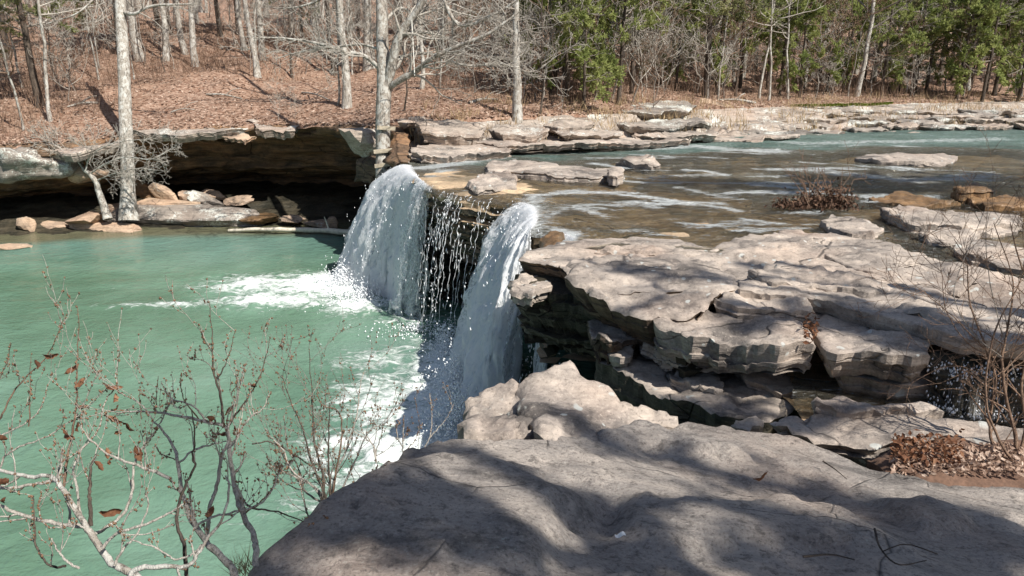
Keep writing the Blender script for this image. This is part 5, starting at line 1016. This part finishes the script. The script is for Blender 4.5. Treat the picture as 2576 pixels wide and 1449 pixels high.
shade_tree('second pine outside the picture at the right, shading the pavement and the little cascade', gl(13.5, -1.0), np.array([12.6, -.3, 15.]),
  [([O_(2500, 880, 0, 9.5), O_(2300, 820, .1, 9.3), O_(2100, 790, .1, 9.2), O_(1950, 800, .1, 9.1)], .12, 1.6),
   ([O_(2560, 950, -.2, 9.2), O_(2450, 900, -.1, 9.1), O_(2350, 870, 0, 9.), O_(2250, 840, 0, 9.)], .12, 1.3),
   ([O_(2560, 1000, -.3, 9.), O_(2420, 970, -.3, 9.), O_(2330, 1000, -.3, 8.9), O_(2100, 1045, .05, 8.8), O_(1950, 1050, .05, 8.8)], .12, 1.8),
   ([O_(2150, 730, .17, 10.), O_(1900, 715, .15, 9.8), O_(1730, 700, .2, 9.7), O_(1600, 680, .2, 9.6), O_(1480, 650, .2, 9.5)], .06, .25),
   ([O_(1750, 702, .2, 9.7), O_(1690, 730, .2, 9.6), O_(1610, 755, .2, 9.5), O_(1550, 770, .15, 9.5)], .05, .1),
   ([O_(2000, 1010, -.4, 9.2), O_(1900, 985, -.4, 9.2), O_(1800, 1000, -.4, 9.)], .07, .9)], 6)
shade_tree('tall pine outside the picture far right, throwing the dark band across the stream', gl(20, 4.5), np.array([19., 5.5, 17.]),
  [([O_(2620, 505, 0, 9.5), O_(2420, 480, 0, 9.3), O_(2220, 478, 0, 9.2), O_(2050, 470, 0, 9.1), O_(1850, 462, 0, 9.), O_(1680, 455, 0, 8.9)], .2, 5.),
   ([O_(2620, 455, 0, 10.5), O_(2450, 450, 0, 10.3), O_(2250, 455, 0, 10.2), O_(2080, 450, 0, 10.1)], .22, 6.),
   ([O_(2650, 480, 0, 10.), O_(2480, 468, 0, 10.), O_(2300, 470, 0, 9.9), O_(2150, 462, 0, 9.9)], .22, 6.)], 7, nk=18, bl=2.)
# ---------------------------------------------------------------- leaf litter, brush and grass (uncountable)
def cards(P, size, rs, flat=.35, asp=.55):
    n = len(P); a = rs.uniform(0, 6.28, n); d = np.column_stack([np.cos(a), np.sin(a), rs.normal(size=n)*flat]); d /= np.linalg.norm(d, axis=1)[:, None]
    s = np.cross(d, np.column_stack([rs.normal(size=n)*flat, rs.normal(size=n)*flat, np.ones(n)])); s /= np.linalg.norm(s, axis=1)[:, None]; up = np.cross(s, d)
    L = size[:, None]; m = P+d*L*.1; V = np.stack([P-d*L*.5, m-s*L*asp*.5+up*L*.12, P+d*L*.5+up*L*.1, m+s*L*asp*.5+up*L*.12], 1)
    F = np.array([[0, 1, 2], [0, 2, 3]])[None]+np.arange(n)[:, None, None]*4; return V.reshape(-1, 3), F.reshape(-1, 3)
rs = np.random.RandomState(40)
n = 26000; x = rs.uniform(-26, 24, n); t = rs.rand(n)**1.6*16; y = yb(x)+.05+t; P = np.column_stack([x, y, H(x, y)+.02]); v, f = cards(P, rs.uniform(.08, .17, n), rs)
acc = Acc(); acc.add(v, f); link('leaf_litter', acc.mesh('leaf_litter', m_litter_leaf, False), None, 'fallen brown leaves strewn over the far bank', 'leaves', None, 'stuff')
def blades(P, h, w, rs, lean=.35):
    n = len(P); a = rs.uniform(0, 6.28, n); s = np.column_stack([np.cos(a), np.sin(a), np.zeros(n)])*w[:, None]; tip = P+np.column_stack([rs.normal(size=n)*lean, rs.normal(size=n)*lean, np.ones(n)])*h[:, None]
    V = np.stack([P-s, P+s, tip], 1).reshape(-1, 3); return V, np.arange(3*n).reshape(-1, 3)
n = 20000; x = np.concatenate([rs.uniform(-26, -10, n//2), rs.uniform(-8, 26, n//2)]); t = rs.rand(n)**1.2*22+.5; k = n2(x, t*1.5, .35, 3, 5) > -.05; k |= rs.rand(n) < .15; x, t = x[k], t[k]; y = yb(x)+t; ok = ~((x > -15) & (x < -3) & (t < 8)); x, y = x[ok], y[ok]
P = np.column_stack([x, y, H(x, y)]); v, f = blades(P, rs.uniform(.3, 1.3, len(P)), np.full(len(P), .010), rs, .3); acc = Acc(); acc.add(v, f)
link('underbrush', acc.mesh('underbrush', m_twig_brown, False), None, 'thin reddish brush standing in the leaves of the far wood', 'brush', None, 'stuff')
n = 11000; x = rs.uniform(-3, 28, n); y0 = ys(x); y1 = yb(x); g = rs.rand(n); y = y0+.8+(y1+1.5-y0)*g; k = n2(x, y*1.6, .8, 3, 15) > .12; x, y, g = x[k], y[k], g[k]
z = np.where(y > yb(x), H(x, y), -.1+(zb(x)+.1)*((y-ys(x))/(yb(x)-ys(x)))); P = np.column_stack([x, y, z]); v, f = blades(P, rs.uniform(.15, .5, len(P)), np.full(len(P), .012), rs, .35); acc = Acc(); acc.add(v, f)
link('dry_grass', acc.mesh('dry_grass', m_grass, False), None, 'tufts of dry tan grass between the slabs of the far terrace', 'grass', None, 'stuff')
for (u0, u1, v0, v1, n, z) in [(1990, 2300, 258, 272, 2600, .62)]:
    u = rs.uniform(u0, u1, n); P = np.array([D(a, b, 33.5) for a, b in zip(u, rs.uniform(v0, v1, n))]); P[:, 2] = H(P[:, 0], np.maximum(P[:, 1], yb(P[:, 0])))*1.0+.03; P[:, 1] = np.maximum(P[:, 1], yb(P[:, 0])-.6)
    v, f = cards(P, rs.uniform(.08, .2, n), rs, .8); acc = Acc(); acc.add(v, f); link('moss', acc.mesh('moss', m_moss, False), None, 'bright green moss at the foot of the wood, above the far terrace', 'moss', None, 'stuff')

# ---------------------------------------------------------------- shrubs near the viewer
def curled_leaf(c, size, rs, name='leaf'):
    n, m = 9, 5; s = np.linspace(-1, 1, n); w = np.linspace(-1, 1, m); S_, W_ = np.meshgrid(s, w, indexing='ij'); wid = (1-S_**2)**.6*.42*(1+.18*np.sin(S_*9))
    X = np.stack([S_, W_*wid, -.35*(W_*wid)**2*4*rs.uniform(.5, 2.2)+.25*S_**2*rs.uniform(-1, 1)+.10*np.sin(S_*5)], -1).reshape(-1, 3)
    X += rs.normal(size=X.shape)*.03
    q = Matrix.Rotation(rs.uniform(0, 6.28), 3, 'Z') @ Matrix.Rotation(rs.uniform(-1.5, 1.5), 3, 'X') @ Matrix.Rotation(rs.uniform(-1.2, 1.2), 3, 'Y')
    X = X@np.array(q).T*size/2+c; a = Acc(); a.add(X, gridfaces(n, m)); return a.mesh(name, m_deadleaf)
def shrub(name, label, stems, matd, matp, seed, zc=lambda q: (q[0]*.489, 741+q[1]*.489), nk=5, bl=.22, leaves=(), buds=True, sub=1, rmin=.0009, up=.12, basept=None, rk=.72, kk=.62):
    rs = np.random.RandomState(seed); first = stems[0]
    p0 = D(*zc(first[0][0]), first[3][0] if isinstance(first[3], tuple) else first[3]) if basept is None else np.array(basept)
    e = empty(name, tuple(p0), label, 'shrub'); b = p0; tw = Acc(); bd = []
    for (pts, r0, r1, t, mat, k_) in stems:
        tt = np.linspace(t[0], t[1], len(pts)) if isinstance(t, tuple) else np.full(len(pts), t)
        Q = smooth_path([D(*zc(p), q) for p, q in zip(pts, tt)], 5*len(pts)+4); m = len(Q)
        Q = Q+np.column_stack([n2(np.arange(m)*.35+r0*900, np.zeros(m), 1, 3, s_) for s_ in (1, 2, 3)])*.005
        a = Acc(); tube(a, Q-b, np.linspace(r0, r1, m)*rk*(1+.06*rs.normal(size=m)), 7); link('stem', a.mesh('stem', mat), e)
        for k in range(max(1, int(k_*kk))):
            f = rs.uniform(.12, 1)*(m-1.01); i = int(f); q = Q[i]+(Q[i+1]-Q[i])*(f-i); d0 = unit(Q[i+1]-Q[i]); s = unit(np.cross(d0, rs.normal(size=3))); s = unit(s*np.array([1, .5, 1])); an = rs.uniform(.45, 1.05)
            tips = []; grow(tw, q-b, d0*math.cos(an)+s*math.sin(an), bl*rs.uniform(.4, 1.3), max(rmin*1.6, (r0+(r1-r0)*f/m)*.45), sub, rs, up, .16, (4, 3), ratio=.6, ang=.7, rmin=rmin, sides=(5, 4, 4, 4), tips=tips)
            for T_ in tips: bd += [T_[rs.randint(1, len(T_))]+rs.normal(size=3)*.003 for _ in range(3)]
        if buds and r1 < .003: bd += list(Q[int(m*.45):][rs.rand(m-int(m*.45)) < .8]-b+rs.normal(size=(1, 3))*.002)
    link('twigs', tw.mesh('twigs', matp), e, kind='stuff')
    if buds and bd:
        bd = np.array(bd); v, f = octas(bd, rs.uniform(.0025, .0055, len(bd)), rs.uniform(.9, 1.6, len(bd)), rs); a = Acc(); a.add(v, f); link('buds', a.mesh('buds', m_bud), e, kind='stuff')
    for (u, v, s_, t) in leaves: link('leaf', curled_leaf(D(*zc((u, v)), t)-b, s_, rs), e)
    return e
d_, p_ = m_bark_dark, m_twig
T0 = 2.75
shrub('leafless_shrub', 'near shrub at the lower left whose dark crooked main limb forks to the left edge', [
  ([(760, 1560), (700, 1449), (590, 1390), (520, 1310), (470, 1230), (430, 1170), (390, 1110), (330, 1010), (290, 955), (250, 932), (150, 935), (40, 915), (-60, 880)], .020, .008, (2.6, 2.8), m_bark, 9),
  ([(290, 955), (210, 970), (130, 982), (0, 1000), (-80, 1010)], .009, .006, T0, m_twig, 5), ([(440, 1195), (350, 1185), (250, 1170), (100, 1130), (0, 1085), (-80, 1050)], .012, .007, T0, m_twig, 8),
  ([(470, 1190), (465, 1080), (460, 1000), (470, 900), (490, 820)], .011, .005, T0, m_bark_dark, 4), ([(328, 1000), (340, 880), (370, 730), (390, 600), (395, 470), (402, 300), (400, 60)], .008, .0018, (2.8, 2.85), m_twig_brown, 9),
  ([(478, 1240), (560, 1190), (640, 1120), (680, 1000), (690, 900), (720, 800), (800, 700), (850, 600), (900, 520)], .010, .002, (2.7, 2.9), m_twig, 9), ([(420, 1160), (395, 1000), (380, 900), (420, 800), (500, 700), (540, 560), (590, 480), (600, 380), (622, 70)], .007, .0014, (2.7, 2.95), m_twig, 8),
  ([(0, 900), (30, 830), (110, 780), (170, 760), (260, 720), (330, 670), (420, 640), (560, 600), (640, 600)], .006, .002, 2.9, m_twig, 7), ([(-20, 760), (0, 730), (120, 670), (200, 600), (225, 540), (245, 470)], .006, .0018, 3., m_twig, 4),
  ([(-20, 660), (0, 640), (60, 520), (130, 430), (230, 330), (300, 200), (345, 100)], .006, .0015, 3.0, m_twig_brown, 5), ([(-20, 480), (0, 430), (40, 340), (58, 250)], .004, .0018, 3.0, m_bark_dark, 3), ([(150, 680), (155, 560), (155, 480), (160, 310)], .004, .0014, 2.95, m_twig_brown, 3),
  ([(340, 1400), (250, 1390), (190, 1300), (180, 1180), (170, 1050), (160, 1040)], .006, .0022, 2.5, m_bark_dark, 5), ([(520, 1310), (600, 1230), (720, 1190), (860, 1130), (950, 1080)], .009, .004, 2.6, m_twig, 6), ([(410, 1410), (330, 1360), (290, 1300), (265, 1250)], .006, .003, 2.4, m_twig, 4),
  ([(480, 1250), (400, 1180), (300, 1200), (230, 1180), (200, 1090), (215, 1020)], .005, .002, 2.6, m_twig, 5), ([(590, 1390), (640, 1300), (700, 1240), (760, 1100), (750, 1030)], .007, .003, 2.6, m_twig, 6)], d_, p_, 1, nk=5, bl=.20, up=.22,
  leaves=[(262, 312, .055, 2.95), (190, 360, .05, 2.95), (368, 380, .06, 2.85), (410, 450, .05, 2.8), (580, 470, .075, 2.85), (590, 530, .045, 2.85), (600, 580, .035, 2.85), (428, 578, .04, 2.85), (570, 640, .045, 2.85), (608, 640, .05, 2.85), (665, 675, .06, 2.85), (600, 705, .04, 2.85), (395, 680, .065, 2.8), (350, 715, .07, 2.8), (550, 815, .045, 2.8), (560, 855, .05, 2.8), (510, 880, .05, 2.8), (710, 815, .07, 2.8), (570, 1115, .075, 2.6), (8, 960, .06, 2.7), (10, 1055, .05, 2.7), (8, 740, .05, 2.8)])
shrub('leafless_shrub', 'near shrub of pale upright stems by the rock edge, right of the dark crooked one', [
  ([(1230, 1480), (1170, 1380), (1080, 1290), (1000, 1180), (945, 1040), (918, 900), (900, 800), (840, 700), (790, 650)], .020, .004, (2.55, 2.9), m_twig, 10), ([(880, 950), (740, 890), (600, 840), (500, 780), (430, 700), (415, 600)], .009, .002, 2.8, m_twig, 9),
  ([(1310, 1400), (1320, 1310), (1300, 1230), (1250, 1130), (1210, 1010), (1185, 850), (1170, 695), (1080, 660), (950, 630), (850, 612), (720, 600), (600, 610)], .017, .004, (2.6, 2.9), m_twig, 12),
  ([(1170, 700), (1195, 640), (1250, 570), (1300, 490), (1350, 380), (1395, 220)], .007, .0016, 2.8, m_bark_dark, 6), ([(1150, 680), (1130, 500), (1100, 400), (1092, 250), (1080, 50)], .008, .0018, 2.8, m_bark_dark, 6), ([(1115, 440), (1160, 360), (1190, 270), (1212, 180)], .004, .0014, 2.8, m_bark_dark, 3), ([(1095, 300), (1060, 250), (1032, 175)], .003, .0014, 2.8, m_bark_dark, 1),
  ([(1065, 1290), (1080, 1100), (1110, 1000), (1140, 850), (1172, 760), (1165, 690)], .011, .006, 2.7, m_twig, 6), ([(660, 1470), (700, 1412), (850, 1400), (930, 1400), (990, 1378), (1040, 1290), (1150, 1140), (1180, 1000), (1160, 930)], .014, .004, 2.5, m_bark, 8),
  ([(960, 1470), (950, 1300), (912, 1180), (920, 1070), (960, 980), (1000, 880), (990, 830), (1000, 740), (990, 600)], .010, .003, 2.6, m_bark_dark, 6), ([(1000, 1200), (1080, 1150), (1200, 1120), (1330, 1080), (1400, 1000), (1450, 900), (1500, 860)], .007, .0022, 2.65, m_twig, 6),
  ([(1240, 1040), (1300, 1100), (1420, 1115), (1560, 1165)], .006, .003, 2.7, m_bark_dark, 3), ([(1080, 670), (1000, 580), (880, 530), (830, 450)], .006, .0018, 2.85, m_twig, 5), ([(1195, 780), (1280, 640), (1350, 590), (1390, 500)], .006, .0018, 2.8, m_twig, 5), ([(920, 870), (1000, 800), (1100, 770), (1180, 750)], .006, .003, 2.8, m_twig, 3),
  ([(800, 780), (830, 820), (900, 850)], .004, .003, 2.8, m_bark_dark, 2), ([(790, 650), (720, 560), (640, 520), (600, 490)], .004, .0016, 2.85, m_twig, 4), ([(1030, 650), (960, 560), (930, 480), (935, 410)], .004, .0014, 2.85, m_twig_brown, 3), ([(800, 600), (805, 540), (812, 420)], .003, .0014, 2.85, m_bark_dark, 2), ([(730, 640), (720, 560), (718, 480)], .003, .0014, 2.85, m_twig_brown, 2), ([(1190, 520), (1220, 450), (1225, 390)], .003, .0014, 2.8, m_twig_brown, 1),
  ([(1040, 1290), (980, 1340), (900, 1360), (800, 1300), (640, 1250)], .006, .003, 2.55, m_twig, 5), ([(1250, 1130), (1350, 1060), (1420, 960), (1440, 880)], .005, .002, 2.7, m_twig_brown, 4)], d_, p_, 2, nk=5, bl=.18, up=.22,
  leaves=[(1300, 462, .05, 2.8), (1185, 580, .075, 2.8), (1090, 635, .065, 2.8), (1228, 690, .05, 2.8), (1130, 710, .07, 2.8), (1160, 720, .05, 2.8), (1078, 1120, .06, 2.6)])
T2 = 3.55
shrub('leafless_shrub', 'fan-shaped dark shrub growing over the pool from the edge of the near rock', [
  ([(1690, 1130), (1660, 1060), (1665, 960), (1640, 850), (1610, 700), (1605, 520), (1588, 290)], .011, .0018, (T2-.1, T2+.1), m_bark_dark, 9), ([(1690, 1120), (1660, 1000), (1600, 850), (1560, 700), (1500, 560), (1450, 410)], .008, .0016, T2, m_bark_dark, 9), ([(1695, 1120), (1700, 1000), (1690, 860), (1690, 720), (1700, 560)], .009, .002, T2, m_bark_dark, 9),
  ([(1700, 1110), (1720, 950), (1780, 800), (1830, 640), (1850, 500), (1872, 400)], .008, .0016, (T2, T2+.2), m_twig, 9), ([(1680, 1110), (1620, 1000), (1500, 900), (1460, 800), (1400, 740), (1370, 690)], .007, .0018, T2, m_twig, 8), ([(1700, 1120), (1760, 1000), (1830, 850), (1900, 700), (1975, 670)], .007, .002, T2, m_twig, 7), ([(1690, 1110), (1640, 1010), (1560, 960), (1440, 900), (1390, 880)], .006, .002, T2, m_twig, 6),
  ([(1700, 1110), (1800, 1010), (1860, 960), (1870, 980)], .006, .003, T2, m_twig, 5), ([(1670, 1080), (1560, 1000), (1540, 900), (1480, 780), (1460, 620)], .006, .002, T2+.1, m_twig_grey, 7), ([(1700, 1100), (1740, 850), (1760, 700), (1740, 600), (1650, 560), (1630, 480)], .006, .0016, T2, m_twig_brown, 6), ([(1690, 1110), (1590, 1140), (1560, 1050), (1540, 950)], .005, .002, T2-.1, m_twig, 4),
  ([(1935, 860), (1920, 780), (1880, 740), (1800, 690)], .006, .002, T2+.3, m_twig, 3), ([(1300, 770), (1400, 760), (1520, 830), (1640, 900)], .004, .003, T2, m_bark_dark, 3)], d_, m_twig_grey, 3, nk=6, bl=.24, up=.22, kk=1.1, rk=.9, leaves=[(1495, 808, .04, T2)])
zc8 = lambda q: ((900+q[0]*.815)*.644, (1400+q[1]*.815)*.644)
shrub('leafless_shrub', 'small clump of pale twigs peeping over the rock edge before the churning white water', [
  ([(935, 470), (930, 430), (955, 380), (965, 300), (955, 170)], .007, .0028, 4.3, m_twig, 3), ([(955, 380), (1000, 330), (1040, 280), (1070, 220)], .005, .0018, 4.3, m_twig, 3), ([(830, 470), (825, 420), (830, 340), (832, 270)], .006, .0025, 4.3, m_twig, 2), ([(825, 430), (800, 370), (795, 320)], .005, .002, 4.3, m_twig, 1), ([(830, 450), (880, 400), (900, 350)], .004, .002, 4.3, m_twig_brown, 1), ([(700, 500), (690, 430), (650, 370), (600, 340)], .007, .003, 4.1, m_twig, 3), ([(695, 450), (720, 380), (730, 310)], .005, .002, 4.1, m_twig, 2), ([(900, 440), (905, 300), (880, 180)], .003, .0018, 4.4, m_bark_dark, 2)], d_, p_, 4, zc=zc8, bl=.12, up=.2)
# right-hand shrub
idn = lambda q: q
rt = W(2545, 1160, .02); t3 = rt[1]/ray(2545, 1160)[1]
shrub('bare_shrub', 'brown many-stemmed shrub at the right edge, rooted in a drift of dead leaves', [
  ([(2545, 1165), (2500, 1120), (2490, 1050), (2505, 960), (2480, 880), (2440, 760), (2430, 660), (2400, 600)], .017, .003, (t3, t3+.3), m_twig_brown, 14), ([(2550, 1160), (2555, 1100), (2530, 1000), (2520, 900), (2540, 800), (2545, 700), (2500, 560)], .019, .003, t3, m_twig_brown, 14), ([(2560, 1155), (2580, 1080), (2570, 960), (2600, 800), (2560, 640), (2540, 560)], .018, .003, t3, m_twig_brown, 12),
  ([(2545, 1160), (2510, 1100), (2480, 1000), (2500, 840), (2560, 720), (2580, 640)], .014, .003, t3-.1, m_twig_brown, 10), ([(2480, 880), (2400, 800), (2330, 740), (2280, 700)], .006, .0018, t3+.1, m_twig_brown, 9), ([(2500, 900), (2430, 860), (2380, 780), (2370, 700), (2360, 640)], .006, .0018, t3+.2, m_twig_brown, 8), ([(2520, 900), (2440, 830), (2400, 740), (2430, 640), (2480, 520)], .006, .002, t3, m_twig_grey, 8),
  ([(2500, 960), (2400, 920), (2300, 960), (2280, 1000)], .004, .0018, t3+.1, m_twig_brown, 3), ([(2555, 950), (2500, 760), (2480, 620), (2485, 520)], .006, .0016, t3+.4, m_twig_grey, 6)], d_, m_twig_brown, 5, zc=idn, bl=.42, up=.06, buds=False, sub=2, rmin=.0014, kk=.8)
# bush in the stream, clogged with leaves
rt = W(2075, 524, .0); t4 = rt[1]/ray(2075, 524)[1]; st = []
rs = np.random.RandomState(9)
for k in range(17):
    u0 = rs.choice([2040, 2060, 2095, 2105])+rs.normal()*8; u1 = u0+rs.normal()*48; v1 = rs.uniform(398, 462); st.append(([(u0, 526), (u0+(u1-u0)*.3, 490), (u0+(u1-u0)*.75, 455), (u1, v1)], .014, .004, t4+rs.normal()*.15, m_twig_brown, 3))
e = shrub('stream_bush', 'bare bush standing in the stream with a collar of drifted dead leaves', st, d_, m_twig_brown, 6, zc=idn, bl=.40, buds=False, rmin=.004)
b = np.array(e.location); n = 1500; P = []
for (u, w_, h_, k) in [(1975, 25, .10, 200), (2040, 35, .22, 480), (2098, 32, .30, 620), (2140, 12, .10, 60), (2010, 30, .1, 140)]:
    c = W(u, 524, 0); P.append(np.column_stack([c[0]+rs.normal(size=k)*w_/K*c[1]*.7, c[1]+rs.normal(size=k)*.15, .02+np.abs(rs.normal(size=k))*h_*.55]))
P = np.concatenate(P); v, f = cards(P-b, rs.uniform(.04, .10, len(P)), rs, 1.); a = Acc(); a.add(v, f); link('leaf_collar', a.mesh('leaf_collar', leaf_mat('drowned_leaves', ((.05, .03, .02), (.11, .06, .04), (.22, .14, .09)), .1, 12.), False), e, kind='stuff')
# leaf drifts on the near rocks
def drift(us, vs, z, n, size, label, h=.03, mat=m_litter_leaf):
    u = rs.uniform(*us, n); v = rs.uniform(*vs, n); P = np.array([W(a, b, z) for a, b in zip(u, v)]); P[:, 2] += rs.rand(n)*h; vv, f = cards(P, rs.uniform(size*.5, size, n), rs, .7); a = Acc(); a.add(vv, f)
    link('leaf_drift', a.mesh('leaf_drift', mat, False), None, label, 'leaves', None, 'stuff')
slab('soil_patch', [(2170, 1150, .06), (2300, 1100, .04), (2600, 1100, .05), (2800, 1120, .06), (2800, 1260, .06), (2500, 1230, .05), (2380, 1215, .05), (2250, 1190, .05)], plain('dark_soil', (.13, .075, .05), .95, .4, 30), thick=.5, sp=.05, kind='structure', roll=.05, terr=0, rnd=.08)
drift((2240, 2580), (1125, 1200), .07, 900, .05, 'drift of dead leaves around the foot of the right-hand shrub', .05)
drift((2240, 2420), (1120, 1180), .08, 400, .055, 'darker leaves piled in the left part of the drift by the shrub', .12, m_deadleaf)
drift((2022, 2058), (800, 870), .02, 70, .07, 'dead leaves caught in the crack beside the wedge-shaped slab', .12, m_deadleaf)
c = W(1915, 1208, .62); o = link('dead_leaf', curled_leaf(c+[0, 0, .02], .08, rs), None, 'single curled dark leaf lying alone on the near rock', 'leaf')
c = W(1560, 1352, .76); a = Acc(); gx, gy = np.meshgrid(np.linspace(-1, 1, 6), np.linspace(-1, 1, 4), indexing='ij'); X = np.column_stack([gx.ravel()*.020, gy.ravel()*.011, .012+.006*np.sin(gx.ravel()*3)+.003*rs.normal(size=24)])+c; a.add(X, gridfaces(6, 4)); link('paper_scrap', a.mesh('paper_scrap', m_paper), None, 'tiny crumpled white scrap on the near rock, bottom centre', 'litter')
for k, (pts, lb) in enumerate([([(2200, 1330), (2215, 1380), (2260, 1420), (2330, 1410)], 'forked dry twig on the near rock at the lower right'), ([(2020, 1400), (2090, 1395), (2150, 1408)], 'thin pale twig on the near rock, left of the forked one'), ([(2070, 1160), (2100, 1180), (2130, 1205)], 'short dark stick lying on the near rock above the single curled leaf')]):
    Q = smooth_path([W(u, v, [.62, .70, .2][k]+.03) for u, v in pts], 14); a = Acc(); tube(a, Q, np.linspace(.005, .002, 14), 5)
    if k == 0: tube(a, smooth_path([Q[5], Q[5]+[.1, .02, .02], Q[5]+[.2, -.03, .01]], 6), .0025, 5)
    link('dry_twig', a.mesh('dry_twig', m_bark_dark), None, lb, 'twig')
# grass and leaves at the edge of the near rock by the pale shrub
n = 90; P = np.array([W(u, v, .74) for u, v in zip(rs.uniform(585, 640, n), rs.uniform(1400, 1449, n))]); vv, f = blades(P-[0, 0, .02], rs.uniform(.03, .10, n), np.full(n, .0015), rs, .5); a = Acc(); a.add(vv, f); link('grass_tuft', a.mesh('grass_tuft', m_grass, False), None, 'tuft of dry grass at the left edge of the near rock, bottom of the picture', 'grass', None, 'stuff')
